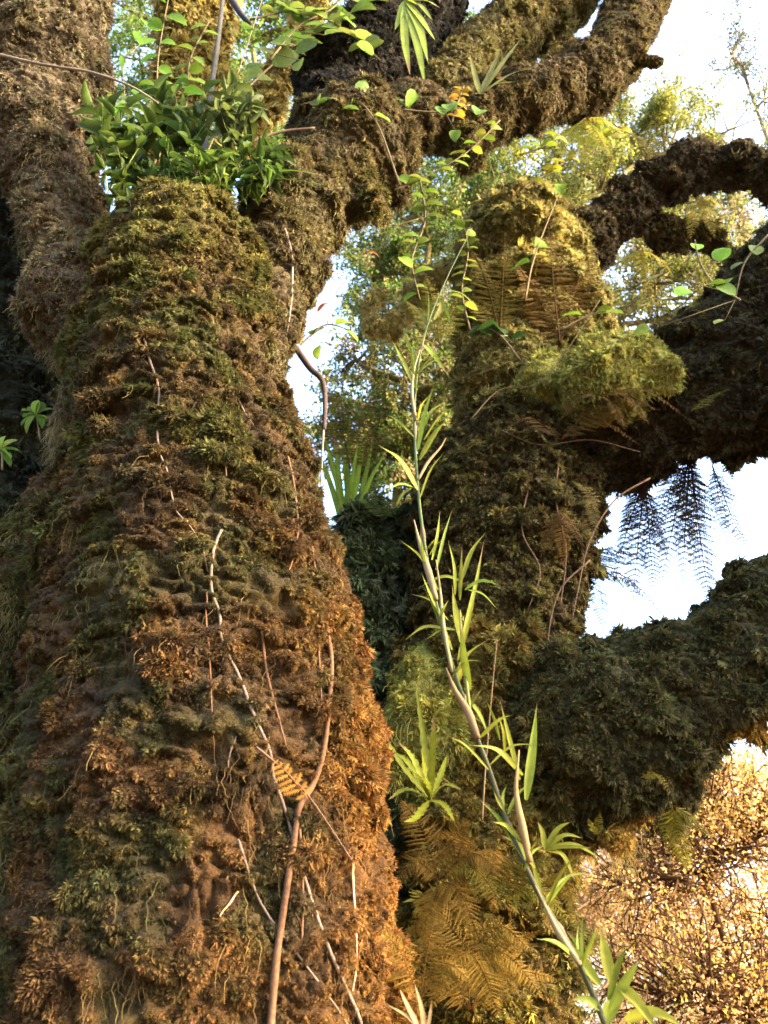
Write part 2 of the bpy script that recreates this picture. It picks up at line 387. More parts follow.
main_chains = [
    # trunk
    [('w', -0.5, 2.75, -0.3, 0.95), ('w', -0.5, 2.7, 0.5, 0.80), (178, 1100, 2.72, 220), (190, 1010, 2.70, 214), (194, 900, 2.68, 200), (200, 760, 2.66, 178), (196, 630, 2.64, 156), (190, 520, 2.64, 128), (182, 420, 2.66, 104),
     (178, 340, 2.68, 92), (182, 275, 2.72, 84), (172, 248, 2.75, 68)],
    # upper left stem
    [(132, 520, 2.68, 50), (118, 430, 2.70, 52), (98, 345, 2.73, 46), (78, 260, 2.78, 48), (44, 160, 2.84, 46), (36, 60, 2.9, 62), (42, -50, 2.98, 70)],
    # right limb
    [(232, 400, 2.75, 45), (268, 300, 2.82, 40), (293, 218, 2.9, 50), (342, 158, 3.0, 52), (410, 128, 3.1, 38), (470, 114, 3.2, 31), (540, 94, 3.3, 30), (596, 72, 3.4, 31), (630, 20, 3.5, 27), (660, -60, 3.6, 30)],
    # dark fork
    [(330, 150, 3.1, 40), (350, 95, 3.3, 46), (385, 45, 3.45, 46), (420, 0, 3.6, 40), (440, -70, 3.8, 40)],
    # upper fork
    [(440, 110, 3.2, 28), (470, 66, 3.5, 27), (515, 34, 3.6, 30), (562, 0, 3.7, 28), (592, -60, 3.8, 24)],
    [(530, 96, 3.28, 16), (556, 62, 3.32, 11), (566, 44, 3.36, 7)],
    [(455, 118, 3.15, 20), (470, 148, 3.12, 12), (476, 162, 3.1, 7)],
    [(615, 48, 3.42, 16), (648, 62, 3.4, 9), (664, 62, 3.38, 5)],
    [(350, 190, 2.95, 24), (375, 205, 2.92, 14), (384, 214, 2.9, 7)],
    # buttress
    [('w', -1.35, 2.7, -0.3, 0.45), (-70, 1080, 2.6, 110), (-60, 860, 2.62, 90), (-18, 700, 2.62, 60), (40, 560, 2.66, 40), (110, 470, 2.70, 40)],
]
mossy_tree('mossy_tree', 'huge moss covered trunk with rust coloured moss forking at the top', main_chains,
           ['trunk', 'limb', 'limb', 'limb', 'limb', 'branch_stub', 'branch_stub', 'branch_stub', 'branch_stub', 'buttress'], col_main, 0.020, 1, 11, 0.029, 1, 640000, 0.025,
           partcol={1: ((0.105, 0.080, 0.055), .6), 3: ((0.018, 0.018, 0.020), .85), 4: ((0.15, 0.13, 0.05), .4), 2: ((0.085, 0.062, 0.036), .45)},  # shade on the dark fork is painted into its moss colour
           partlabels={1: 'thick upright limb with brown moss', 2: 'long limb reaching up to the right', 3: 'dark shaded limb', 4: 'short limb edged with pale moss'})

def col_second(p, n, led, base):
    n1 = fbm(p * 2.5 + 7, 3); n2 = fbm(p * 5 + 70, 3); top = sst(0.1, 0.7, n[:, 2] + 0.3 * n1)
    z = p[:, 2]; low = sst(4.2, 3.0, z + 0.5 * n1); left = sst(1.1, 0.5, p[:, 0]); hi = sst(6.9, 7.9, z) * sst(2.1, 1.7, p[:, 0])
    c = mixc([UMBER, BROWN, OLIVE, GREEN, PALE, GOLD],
             [0.6 * (1 - low), 0.7 + 0 * z, 0.35 + 2.0 * top + .4 * sst(0, .5, n2), 0.25 + 1.0 * top, 2.2 * top * sst(-.2, .4, n2) + 4 * hi * sst(-.4, .3, n2), 1.4 * low * left])  # golden sunlight low left and some top light are painted into the moss colour
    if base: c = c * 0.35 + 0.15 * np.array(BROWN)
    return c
Y2 = 4.7
second_chains = [
    [('w', 0.45, 4.7, -0.4, 0.75), (478, 1040, 4.3, 98), (478, 940, 4.35, 92), (478, 830, 4.45, 85), (480, 720, 4.6, 88), (492, 610, 4.75, 86), (505, 510, 4.8, 88), (525, 440, 4.85, 60), (545, 410, 4.9, 36)],
    [(510, 480, 4.8, 62), (575, 440, 4.7, 62), (650, 408, 4.55, 54), (715, 392, 4.4, 72), (790, 352, 4.3, 90), (880, 260, 4.2, 85)],
    [(470, 760, 4.6, 60), (555, 740, 4.3, 66), (620, 728, 4.1, 88), (682, 692, 4.0, 62), (738, 650, 3.9, 52), (800, 618, 3.85, 58), (900, 550, 3.8, 76)],
    [(520, 430, 4.9, 60), (526, 370, 5.1, 68), (526, 300, 5.3, 68), (518, 255, 5.45, 60), (512, 230, 5.5, 42)],
    [(530, 300, 5.3, 40), (575, 250, 5.2, 29), (625, 208, 5.1, 22), (675, 176, 5.0, 25), (725, 165, 4.9, 19), (800, 184, 4.8, 24), (900, 150, 4.7, 36)],
    [(640, 215, 5.15, 12), (670, 232, 5.3, 13), (700, 236, 5.4, 13), (730, 256, 5.5, 9)],
    [(555, 400, 4.4, 34), (545, 376, 4.35, 32), (550, 358, 4.35, 16)],
    [(640, 400, 4.1, 26), (600, 382, 4.1, 34), (640, 370, 4.05, 34), (680, 374, 4.0, 18)],
    [(425, 790, 4.25, 46), (425, 720, 4.25, 42), (418, 680, 4.3, 30), (425, 655, 4.35, 14)],
    [(500, 330, 5.3, 24), (455, 268, 5.4, 10), (420, 285, 5.5, 10), (398, 318, 5.5, 8), (380, 332, 5.5, 9), (368, 312, 5.5, 9), (385, 290, 5.5, 6)],
    [(810, 702, 3.85, 9), (745, 726, 3.9, 9), (708, 758, 3.95, 9), (660, 800, 4.0, 9), (605, 838, 4.1, 9), (570, 846, 4.2, 8)],  # ochre strip painted as the warm lit lower rim of the massive limb
]
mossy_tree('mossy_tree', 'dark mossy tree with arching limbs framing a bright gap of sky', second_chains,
           ['trunk', 'limb', 'limb', 'stem', 'limb', 'limb', 'moss_cushion', 'moss_cushion', 'moss_cushion', 'limb', 'lit_rim'], col_second, 0.024, 1, 6, 0.05, 2, 280000, 0.034, tm=TM,
           short=(1, 2), partcol={10: ((0.30, 0.18, 0.035), .8), 1: ((0.034, 0.034, 0.024), .5), 2: ((0.034, 0.038, 0.017), .55), 3: ((0.30, 0.27, 0.085), .5), 4: ((0.05, 0.042, 0.032), .5), 6: ((0.30, 0.29, 0.065), .75), 7: ((0.30, 0.29, 0.065), .75), 8: ((0.20, 0.19, 0.035), .8), 9: ((0.42, 0.36, 0.13), .85)},  # shade on the arching and massive limbs is painted into their colours
           partlabels={1: 'thick limb arching right over the sky gap', 2: 'massive dark limb under the sky gap', 3: 'upright stem with pale yellow ledges of moss', 4: 'dark limb reaching up to the right', 5: 'short dark stub', 6: 'rounded yellow green moss cushion on the limb beside the stem', 7: 'wide yellow green moss cushion on the limb', 8: 'yellow green moss cushion low on the left side', 9: 'thin limb curled round with pale moss', 10: 'ochre strip painted as warm light along the lower edge of the dark limb'})

def col_teal(p, n, led, base):
    n1 = fbm(p * 3, 2); c = mixc([TEAL, GREEN, OLIVE, BROWN], [1 + 0 * n1, .5 + n1, .25 + 0 * n1, .2 + 0 * n1])
    return c * 0.5 if base else c
mossy_tree('mossy_stump', 'dark green bushy moss stump in the gap between the two big trees',
           [[('w', -0.2, 4.6, -0.3, 0.35), (372, 900, 4.4, 45), (362, 700, 4.55, 40), (358, 600, 4.7, 34), (362, 540, 4.8, 28), (362, 515, 4.85, 16)],
            [(400, 900, 4.5, 30), (405, 640, 4.75, 26), (405, 560, 4.8, 24), (398, 515, 4.85, 16)]],
           ['trunk', 'limb'], col_teal, 0.03, 1, 3, 0.07, 3, 40000, 0.06, cat='stump')
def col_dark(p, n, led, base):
    n1 = fbm(p * 3, 2); c = mixc([UMBER, TEAL, GREEN, OLIVE], [1.6 + 0 * n1, .8 + n1, .25 + 0 * n1, .3 + n1])  # bluish shade on this trunk painted as dark cool moss colour
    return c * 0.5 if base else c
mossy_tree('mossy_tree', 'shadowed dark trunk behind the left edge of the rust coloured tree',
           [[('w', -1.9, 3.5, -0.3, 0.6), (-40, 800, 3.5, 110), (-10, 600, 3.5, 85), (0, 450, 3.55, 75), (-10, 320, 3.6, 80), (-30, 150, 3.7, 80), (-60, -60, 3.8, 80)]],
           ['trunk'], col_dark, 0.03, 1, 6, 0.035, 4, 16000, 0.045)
def col_pale(p, n, led, base):
    n1 = fbm(p * 4, 2); c = mixc([PALE, BROWN, OLIVE, GOLD], [1.8 + n1, .5 - n1, .5 + 0 * n1, .2 + 0 * n1])
    return c * 0.5 if base else c
mossy_tree('mossy_tree', 'pale moss draped stem between the two upper forks at the top',
           [[('w', -1.6, 5.2, -0.3, 0.35), (120, 420, 4.9, 26), (165, 200, 4.8, 18), (185, 80, 4.7, 27), (195, 0, 4.6, 36), (190, -90, 4.5, 40)],
            [(200, 190, 4.8, 14), (262, 110, 4.6, 15), (285, 60, 4.5, 13), (330, -40, 4.4, 14)]],
           ['trunk', 'limb'], col_pale, 0.035, 1, 5, 0.05, 5, 16000, 0.06, aniso=(3, 3, 13), lean=1.0)

# ------------------------------------------------------------------ background trees
FL = [leaf_t(0.25, 0.12, 'oval', 2), leaf_t(-0.1, 0.2, 'oval', 2)]
def bg_tree(name, label, base, clumps, cols, leafsize=0.06, barkc=(0.11, 0.09, 0.035), tr=0.13, group='trees beyond the mossy trunks', seed=0, twigs=16, per=1.0, tw_r=0.012, world=None):
    r = np.random.default_rng(100 + seed); base = np.array(base, float)
    root = thing(name, label, 'tree', base, group)
    cs = []
    for (px, py, Y, rp, n) in clumps:
        n = n * (1.15 if py > 700 else 1.9 if Y < 9.2 or Y > 10 else 1.7)
        c, t = P(px, py, Y); cs.append((c, rp * t / FPX, int(n * per)))
    if world: cs = [(np.array(c), q, n) for c, q, n in world]
    top = max(c[0][2] for c in cs); cx = np.mean([c[0] for c in cs], 0)
    topp = np.array([cx[0], cx[1], top * 0.92])
    tp = crom([base, [base[0] + .1, base[1], top * .35], [base[0], base[1] + .1, top * .66], topp], 20); trd = np.linspace(tr, tr * .3, 20)
    wood = MB(); V, F = tube(tp, trd, 9); wood.add(V, F, barkc)
    lm = MB(); crown_w = MB(); cols = np.array(cols)
    for (c, rad, n) in cs:
        below = tp[tp[:, 2] < c[2] - rad * .2]; a = below[-1] if len(below) else tp[3]
        mid = (a + c) / 2 + r.normal(0, rad * .2, 3)
        lp = crom([a, mid, c], 8); V, F = tube(lp, np.linspace(tr * .4, tr * .15, 8), 6); wood.add(V, F, barkc)
        ends = []
        for k in range(twigs):
            d = nrm(r.normal(0, 1, 3)); e = c + d * rad * r.uniform(.75, 1.1); s = lp[r.integers(3, 8)]
            m = (s + e) / 2 + r.normal(0, rad * .14, 3); q = crom([s, m, e], 7)
            V, F = tube(q, np.linspace(tw_r * 1.6, tw_r * .5, 7), 4); crown_w.add(V, F, barkc)
            for j in range(5):
                b = q[r.integers(2, 7)]; e2 = b + nrm(d + r.normal(0, .8, 3)) * rad * r.uniform(.25, .55)
                q2 = crom([b, (b + e2) / 2 + r.normal(0, rad * .06, 3), e2], 5)
                V, F = tube(q2, np.linspace(tw_r * .7, tw_r * .3, 5), 3, False); crown_w.add(V, F, barkc)
                ends.append(q2[1:])
        E = np.concatenate(ends)
        o = E[r.integers(0, len(E), n)] + r.normal(0, rad * .075, (n, 3))
        al = nrm(r.normal(0, 1, (n, 3)) + [0, 0, -.3]); nm = nrm(r.normal(0, 1, (n, 3)) + [0, 0, .8])
        ln = leafsize * r.uniform(.6, 1.4, n)
        ck = np.clip((fbm(o * 1.5 + seed, 2) + .5) * len(cols) + r.normal(0, .6, n), 0, len(cols) - 1).astype(int)
        cc = cols[ck] * ([.95, .86, .60] if cx[2] < 5 else [.60, .66, .50]) * r.uniform(.6, 1.3, (n, 1))
        V, F, ix = inst(FL[seed % 2], o, al, nm, ln, ln * .3); lm.add(V, F, cc[ix])
    wood.build('trunk', M_TWIG, root)
    cr = lm.build('crown', M_FARLEAF, root)
    crown_w.build('twigs', M_TWIG, cr)
    return root
OCH = [(0.42, 0.27, 0.09), (0.36, 0.26, 0.07), (0.46, 0.30, 0.14), (0.27, 0.24, 0.05)]
TAN = [(0.34, 0.27, 0.14), (0.25, 0.24, 0.07), (0.20, 0.21, 0.06), (0.36, 0.25, 0.16)]
OLV = [(0.20, 0.20, 0.05), (0.26, 0.24, 0.06), (0.14, 0.18, 0.05), (0.30, 0.22, 0.08)]
GRN = [(0.12, 0.20, 0.05), (0.18, 0.26, 0.06), (0.22, 0.25, 0.08)]
def gx(px, Y):  # foot of a trunk on the ground
    return (P(px, 900, Y)[0][0], Y, -0.1)
def gx_(px, Y): return (P(px, 900, Y)[0][0], Y, -0.1)
# unseen tree added outside the right edge, its crown shades the massive dark limb
nb = bg_tree('background_tree', 'unseen leafy tree added on the right to shade the massive dark limb', (5.6, 1.5, -0.1), [(1, 1, 1, 1, 0)], OLV, 0.09, seed=20, group=None, world=[((5.2, 2.1, 5.1), 1.1, 9000), ((4.4, 2.9, 4.5), 0.7, 4500), ((6.2, 2.4, 5.6), 1.0, 4500)])
OCB = [(0.62, 0.44, 0.20), (0.50, 0.36, 0.12), (0.68, 0.46, 0.30), (0.38, 0.33, 0.10)]
bg_tree('background_tree', 'golden twiggy tree filling the lower right corner', gx(720, 8), [(640, 880, 8, 60, 800), (720, 850, 8, 65, 1100), (700, 960, 8, 75, 1100), (620, 980, 8.3, 55, 800), (780, 930, 8.2, 60, 1300), (770, 800, 8, 60, 2600), (720, 800, 8.1, 50, 2000), (740, 1010, 8, 70, 1400), (655, 830, 8.2, 45, 1200)], OCB, 0.038, (0.07, 0.035, 0.015), 0.06, seed=1, twigs=42, tw_r=.0085)
bg_tree('background_tree', 'paler ochre tree behind the golden twiggy tree', gx(640, 11), [(600, 930, 11, 70, 700), (680, 900, 11, 70, 700), (750, 980, 11, 80, 800), (640, 1020, 11, 70, 700), (740, 800, 11, 70, 3400), (570, 890, 11, 55, 2200), (650, 850, 11, 50, 1800)], OCB[::-1], 0.046, (0.30, 0.18, 0.09), 0.10, seed=2, twigs=36, tw_r=.010)
bg_tree('background_tree', 'faint peach coloured tree farthest off in the lower right', gx(600, 16), [(590, 880, 16, 60, 1500), (650, 850, 16, 60, 1500), (710, 820, 16, 60, 1600), (765, 790, 16, 60, 1600), (620, 950, 16, 70, 1600), (700, 930, 16, 70, 1600), (770, 900, 16, 70, 1600), (660, 1010, 16, 70, 1400), (750, 1010, 16, 70, 1400)], [(0.62, 0.44, 0.26), (0.55, 0.40, 0.20)], 0.075, (0.34, 0.22, 0.13), 0.10, seed=12, twigs=24, tw_r=.012)
bg_tree('background_tree', 'olive leaved tree showing at right above the arching limb', gx(520, 8), [(640, 290, 8, 50, 1500), (700, 300, 8, 60, 1700), (750, 250, 8, 50, 2200), (600, 330, 8, 40, 1400), (660, 240, 8, 40, 1500)], TAN, 0.06, seed=3)
bg_tree('background_tree', 'ochre crowned tree high up behind the dark upper right limb', gx(500, 9), [(560, 160, 9, 60, 4200), (620, 130, 9, 50, 4200), (680, 120, 9, 50, 3600), (530, 200, 9, 45, 2400), (600, 190, 9, 50, 2800), (735, 125, 9, 45, 2000), (705, 212, 9, 45, 2600), (745, 225, 9, 35, 1600)], [(0.42, 0.40, 0.10), OLV[1], (0.30, 0.30, 0.12), OLV[0]], 0.06, seed=4)
bg_tree('background_tree', 'sparse tree standing against white sky in the top right corner', gx(1150, 9.5), [(745, 30, 9.5, 50, 450), (765, 100, 9.5, 45, 450), (725, 70, 9.5, 32, 250), (780, 170, 9.5, 45, 450)], [(0.10, 0.11, 0.06), (0.14, 0.15, 0.07), (0.12, 0.10, 0.08)], 0.07, (0.12, 0.09, 0.07), 0.10, seed=5, twigs=7)
bg_tree('background_tree', 'tan and green tree seen through the gap right of the big trunk', gx(400, 7.5), [(385, 400, 7.5, 55, 2500), (430, 430, 7.5, 50, 2500), (350, 440, 7.5, 48, 1800), (440, 340, 7.5, 50, 2400), (355, 360, 7.5, 40, 1000), (400, 470, 7.5, 45, 2500), (470, 390, 7.5, 45, 2200)], [TAN[0], TAN[1], GRN[0], TAN[3]], 0.055, seed=6)
bg_tree('background_tree', 'mixed green tree high in the gap under the long limb', gx(440, 8.5), [(400, 225, 8.5, 55, 3200), (460, 210, 8.5, 50, 3000), (365, 270, 8.5, 42, 2000), (440, 290, 8.5, 50, 3000), (490, 160, 8.5, 50, 3000), (500, 250, 8.5, 50, 2400), (390, 310, 8.5, 40, 1800)], [TAN[1], OLV[2], GRN[0], TAN[0]], 0.06, seed=7)
bg_tree('background_tree', 'bright green leafy tree behind the fork in the top left', gx(170, 7), [(140, 60, 7, 55, 2400), (160, 140, 7, 55, 2600), (240, 80, 7, 50, 2000), (270, 20, 7, 55, 2200), (330, 10, 7, 55, 2000), (240, 150, 7, 50, 2200), (110, 0, 7, 50, 1800), (460, 20, 7.2, 40, 500)], GRN, 0.075, seed=8)
bg_tree('background_tree', 'dull olive tree farther off behind the upper right foliage', gx(470, 13), [(620, 240, 13, 70, 2600), (700, 230, 13, 70, 2600), (540, 140, 13, 60, 2400), (640, 150, 13, 60, 2400), (450, 180, 13, 60, 2400), (760, 290, 13, 55, 1600)], OLV, 0.09, seed=9)
bg_tree('background_tree', 'hazy tan tree farther off behind the central gap', gx(430, 12), [(390, 440, 12, 60, 2200), (450, 380, 12, 60, 2000), (360, 400, 12, 45, 900), (420, 270, 12, 70, 2600), (380, 230, 12, 60, 2200), (470, 240, 12, 60, 2000), (180, 60, 12, 90, 2600), (250, 100, 12, 70, 1800)], TAN[::-1], 0.08, seed=10)

# ------------------------------------------------------------------ plants
FT = feather(11, 1, 0.12, 3, 0.3); FT2 = feather(7, 1, 0.12, 5, 0.3)
def fern_frond(root, path, wid, npair, col, fine=True, droop=0.2, seed=0, upv=(0, -0.7, 0.7), tipc=None):
    r = np.random.default_rng(seed); A = crom(path, 24); tan = nrm(np.gradient(A, axis=0))
    mb = MB(); L = np.linalg.norm(np.diff(A, axis=0), axis=1).sum()
    V, F = tube(A, np.linspace(0.0028, 0.0008, 24) * max(.6, L / .5), 5); mb.add(V, F, np.array(col) * [.9, .65, .7])
    s = np.linspace(0.10, 0.985, npair); idx = s * 23; i0 = np.clip(idx.astype(int), 0, 22); fr = (idx - i0)[:, None]
    o = A[i0] * (1 - fr) + A[i0 + 1] * fr; tn = tan[i0]; up = nrm(np.array(upv) - tn * (tn @ np.array(upv))[:, None]); sd = nrm(np.cross(tn, up))
    prof = np.minimum(1, (s * 4.2)**.8) * (1 - s**1.8) * 1.05 + .05
    for sg in (-1, 1):
        d = nrm(sd * sg + tn * r.uniform(.2, .6) + np.array([0, 0, -droop]) + r.normal(0, .11, (npair, 3)))
        ln = wid * prof * r.uniform(.88, 1.1, npair)
        pw = np.minimum(L / npair * 0.5, ln * .25)
        V, F, ix = inst(FT if fine else FT2, o, d, up + r.normal(0, .12, (npair, 3)), ln, pw)
        c = np.array(col) * r.uniform(.8, 1.25, (npair, 1)); mb.add(V, F, c[ix])
    return mb.build('frond', M_FERN, root)
fern_n = [0]
def fern(label, px, py, Y, fronds, col, group=None, fine=True, npair=26, droop=.2, name='fern', upv=(0, -0.7, 0.7)):
    """fronds: list of (tip px, tip py, sag px, half width px, depth change)"""
    o, t = P(px, py, Y); root = thing(name, label, 'fern', o, group)
    for (tx, ty, sag, wd, dy) in fronds:
        fern_n[0] += 1; e = PP(tx, ty, Y + dy); m = PP((px + tx) / 2, (py + ty) / 2 - sag, Y + dy * .5)
        c = np.array(col) * [.40, .35, .13] * random.uniform(.6, 1.3)
        fern_frond(root, [o, m, e], wd * t / FPX, npair, c, fine, droop, fern_n[0], upv)
    return root
FB = (0.20, 0.13, 0.05); FG = (0.13, 0.16, 0.035); FY = (0.30, 0.28, 0.05); FD = (0.07, 0.05, 0.07); FO = (0.22, 0.19, 0.06)

fern('lacy brown fern hanging over the pale ledged stem', 560, 345, 4.5, [(548, 222, -6, 34, -.2), (592, 250, 10, 30, 0), (515, 262, 8, 26, -.1)], FB, npair=30)
fern('thin olive fern with drooping fronds left of the pale ledged stem', 500, 335, 4.5, [(472, 250, 12, 24, 0), (505, 238, 0, 22, 0), (455, 300, 14, 18, 0)], FO)
fern('feathery brown fern lying across the arching limb', 560, 440, 4.0, [(660, 410, 30, 24, -.1), (640, 445, 22, 16, 0), (500, 430, 18, 16, 0)], (0.16, 0.10, 0.05))
fern('little green fern sprig on the arching limb at right', 690, 412, 3.8, [(732, 388, 4, 9, 0)], FG, fine=False, npair=14)
fern('small yellow fern frond curling on the massive dark limb', 640, 778, 3.3, [(674, 798, 14, 9, 0)], (0.34, 0.30, 0.06), fine=False, npair=18)
fern('tiny yellow fern tuft under the massive dark limb', 597, 835, 3.4, [(600, 812, 0, 7, 0), (588, 818, 0, 6, 0)], FY, fine=False, npair=12)
fern('yellow fern hanging before the golden foliage under the dark limb', 672, 805, 3.6, [(690, 870, -6, 18, 0), (712, 838, 4, 14, 0), (668, 850, 0, 14, 0)], FY, npair=22)
fern('grey dried fern tuft beside the sky gap', 600, 505, 4.05, [(570, 480, 5, 11, 0), (575, 505, 5, 10, 0)], (0.20, 0.19, 0.15), npair=16)
fern('pale dried fern frond hanging by the left rim of the sky gap', 590, 492, 4.0, [(597, 535, 0, 9, 0)], (0.24, 0.21, 0.15), npair=18)
fern('dark fern hanging down in the middle of the sky gap', 690, 455, 4.75, [(712, 612, -12, 22, .05), (682, 590, 8, 24, 0), (660, 590, 6, 22, .1), (648, 545, 10, 20, 0), (700, 560, -4, 20, -.1)], FD, npair=24, fine=True)
fern('dark ragged fern dangling down the left part of the sky gap', 645, 480, 4.7, [(612, 590, 10, 16, 0), (632, 610, 6, 20, .1), (655, 600, -4, 18, 0), (668, 560, -8, 16, .1), (620, 545, 8, 14, 0)], FD, npair=24)
fern('dark fern trailing from the top rim of the sky gap', 712, 465, 4.75, [(755, 560, -8, 16, 0), (730, 550, 0, 14, 0), (740, 510, 2, 12, 0)], FD, npair=22, fine=True)
fern('dark fern rising in the lower left of the sky gap', 592, 575, 4.75, [(650, 560, 16, 22, 0), (630, 540, 8, 20, .1), (672, 625, 18, 18, 0), (605, 635, 4, 16, 0), (645, 600, 14, 20, -.1), (612, 545, 4, 16, 0)], FD, npair=22, fine=True)
fern('brown fern clump between the two trunks at the foot', 440, 880, 3.3, [(400, 800, 16, 26, 0), (470, 820, 14, 26, 0), (500, 870, 22, 24, -.1), (395, 880, 18, 22, -.1), (480, 940, 18, 24, -.2), (425, 960, 8, 24, -.2)], (0.24, 0.15, 0.05))
fern('golden brown fern drooping near the bottom edge', 470, 950, 3.0, [(400, 940, 30, 28, 0), (430, 1010, 18, 26, -.1), (530, 950, 24, 28, 0), (500, 1020, 10, 26, -.1), (545, 1000, 20, 24, 0)], (0.27, 0.18, 0.05))
fern('olive fern fanning beside the bamboo foot', 500, 900, 3.2, [(560, 860, 16, 22, 0), (570, 920, 20, 22, -.1), (520, 850, 6, 20, 0), (450, 870, 16, 22, 0)], (0.20, 0.19, 0.04))
fern('tan fern arching low against the rust coloured trunk', 420, 1000, 2.5, [(380, 930, 14, 26, 0), (440, 900, 14, 28, 0), (470, 980, 26, 26, 0), (400, 1040, 6, 24, 0)], (0.30, 0.20, 0.07))
fern('dried fern frond lying on the rust coloured trunk', 308, 800, 1.93, [(272, 757, 2, 22, 0)], (0.42, 0.22, 0.08), fine=False, npair=9)
fern('olive fern under the leafy clump in the central gap', 350, 470, 5.6, [(330, 385, 10, 24, 0), (372, 400, 4, 24, 0), (395, 440, 14, 20, 0)], (0.14, 0.13, 0.05), npair=22)
fern('ochre fern drooping above the dark upper right limb', 590, 110, 4.8, [(560, 150, 6, 16, 0), (610, 158, 4, 16, 0), (585, 165, 0, 14, 0)], (0.30, 0.32, 0.05), fine=False, npair=18)

fern('tangled brown fern low between the trunks behind the bamboo', 470, 1010, 3.3, [(420, 920, 10, 20, 0), (460, 890, 8, 20, 0), (540, 930, 20, 20, 0), (560, 980, 22, 20, 0), (400, 980, 14, 18, 0)], (0.30, 0.19, 0.06), npair=30)
fern('rusty fern drooping off the mossy foot above the others', 480, 850, 3.5, [(430, 870, 16, 16, 0), (455, 900, 14, 18, 0), (520, 900, 16, 16, 0), (495, 915, 6, 16, 0), (420, 840, 12, 14, 0)], (0.28, 0.16, 0.05), npair=30)
fern('sparse golden fern at the lower rim of the dark limb', 560, 870, 3.6, [(590, 900, 14, 14, 0), (580, 930, 6, 14, 0), (545, 920, 6, 14, 0), (600, 860, 8, 10, 0)], (0.36, 0.26, 0.06), npair=24)
fern('pale brown fern drooping across the base of the arching limb', 600, 395, 3.9, [(560, 420, 12, 14, 0), (650, 425, 16, 16, 0), (690, 420, 18, 13, 0), (625, 430, 10, 14, 0)], (0.22, 0.15, 0.08), npair=28)
fern('brown dry fern hanging on the shaded trunk beside the gap', 560, 510, 4.0, [(540, 560, 6, 12, 0), (565, 570, 2, 12, 0), (585, 550, 4, 10, 0)], (0.20, 0.12, 0.06), npair=22)
fern('airy olive fern left of the curled thin limb', 440, 345, 4.4, [(405, 300, 10, 18, 0), (425, 275, 8, 18, 0), (465, 290, 8, 16, 0), (395, 350, 10, 14, 0)], (0.22, 0.24, 0.08), npair=24)
fern('yellow fern cluster under the upper right limb', 640, 250, 4.6, [(610, 290, 10, 12, 0), (650, 300, 4, 12, 0), (675, 280, 8, 10, 0)], (0.34, 0.34, 0.08), npair=20)
fern('soft green fern standing on the arching limb', 600, 360, 4.2, [(575, 325, 6, 12, 0), (600, 315, 2, 12, 0), (630, 330, 6, 12, 0)], (0.16, 0.22, 0.07), npair=20)
fern('bushy fern hanging under the bend of the upper right limb', 585, 118, 3.2, [(560, 160, 8, 14, 0), (585, 165, 2, 14, 0), (610, 158, 4, 14, 0), (630, 140, 8, 12, 0)], (0.40, 0.42, 0.08), npair=22)
fern('small fern on top of the dark upper right limb', 650, 160, 4.3, [(625, 130, 8, 10, 0), (650, 122, 2, 10, 0), (675, 132, 8, 10, 0)], (0.28, 0.28, 0.08), npair=18)
fern('fern trailing off the underside of the dark upper right limb', 700, 195, 4.3, [(690, 240, 4, 12, 0), (715, 238, 4, 12, 0), (735, 225, 8, 10, 0)], (0.30, 0.28, 0.08), npair=20)
fern('olive fern tuft on the outer end of the arching limb', 720, 330, 3.9, [(690, 310, 8, 12, 0), (712, 300, 2, 12, 0), (742, 312, 8, 11, 0)], (0.20, 0.24, 0.06), npair=18)
fern('fern draped over the shaded trunk above the mossy foot', 480, 640, 4.0, [(440, 660, 12, 12, 0), (470, 690, 4, 13, 0), (510, 680, 10, 12, 0)], (0.14, 0.13, 0.05), npair=22)
fern('dim fern on the shaded trunk under the curled limb', 470, 470, 4.2, [(430, 480, 12, 13, 0), (455, 515, 6, 13, 0), (495, 500, 10, 12, 0)], (0.10, 0.11, 0.05), npair=22)
fern('green fern sprouting beside the stump in the gap', 385, 520, 4.5, [(350, 500, 10, 12, 0), (372, 480, 4, 12, 0), (405, 492, 8, 12, 0)], (0.10, 0.17, 0.06), npair=20)
# strap leaved epiphytes
def strap_leaf(mb, path, wid, col, n=26, fold=.25, upv=(0, -0.8, 0.6), wave=0.0, shape='strap'):
    col = np.array(col) * [.46, .42, .30]; A = crom(path, n); tan = nrm(np.gradient(A, axis=0)); up = np.array(upv); up = nrm(up - tan * (tan @ up)[:, None]); sd = nrm(np.cross(tan, up))
    s = np.linspace(0, 1, n)
    wv = (np.minimum(1, s * 4 + .2) * (1 - s**3.5)) if shape == 'strap' else np.sin(np.pi * np.clip(s, .02, 1)**.6)**.9 * (1 - s**6)
    wv = (wv * wid * (1 + wave * np.sin(np.arange(n) * 2.3)) + wid * .02)[:, None]
    V = np.stack([A - sd * wv + up * wv * fold, A, A + sd * wv + up * wv * fold], 1).reshape(-1, 3); F = []
    for i in range(n - 1):
        a = 3 * i; F += [(a, a + 1, a + 4), (a, a + 4, a + 3), (a + 1, a + 2, a + 5), (a + 1, a + 5, a + 4)]
    C = np.tile(np.array(col)[None], (len(V), 1)); C[1::3] *= [1.5, 1.35, 1.3]
    if random.random() < .4: kt = np.clip((s - random.uniform(.7, .9)) / .12, 0, 1).repeat(3)[:, None]; C = C * (1 - kt) + np.array([.16, .10, .035]) * kt
    C = C * (1 + .22 * noise(V * 45)[:, None])
    mb.add(V, np.array(F), C)
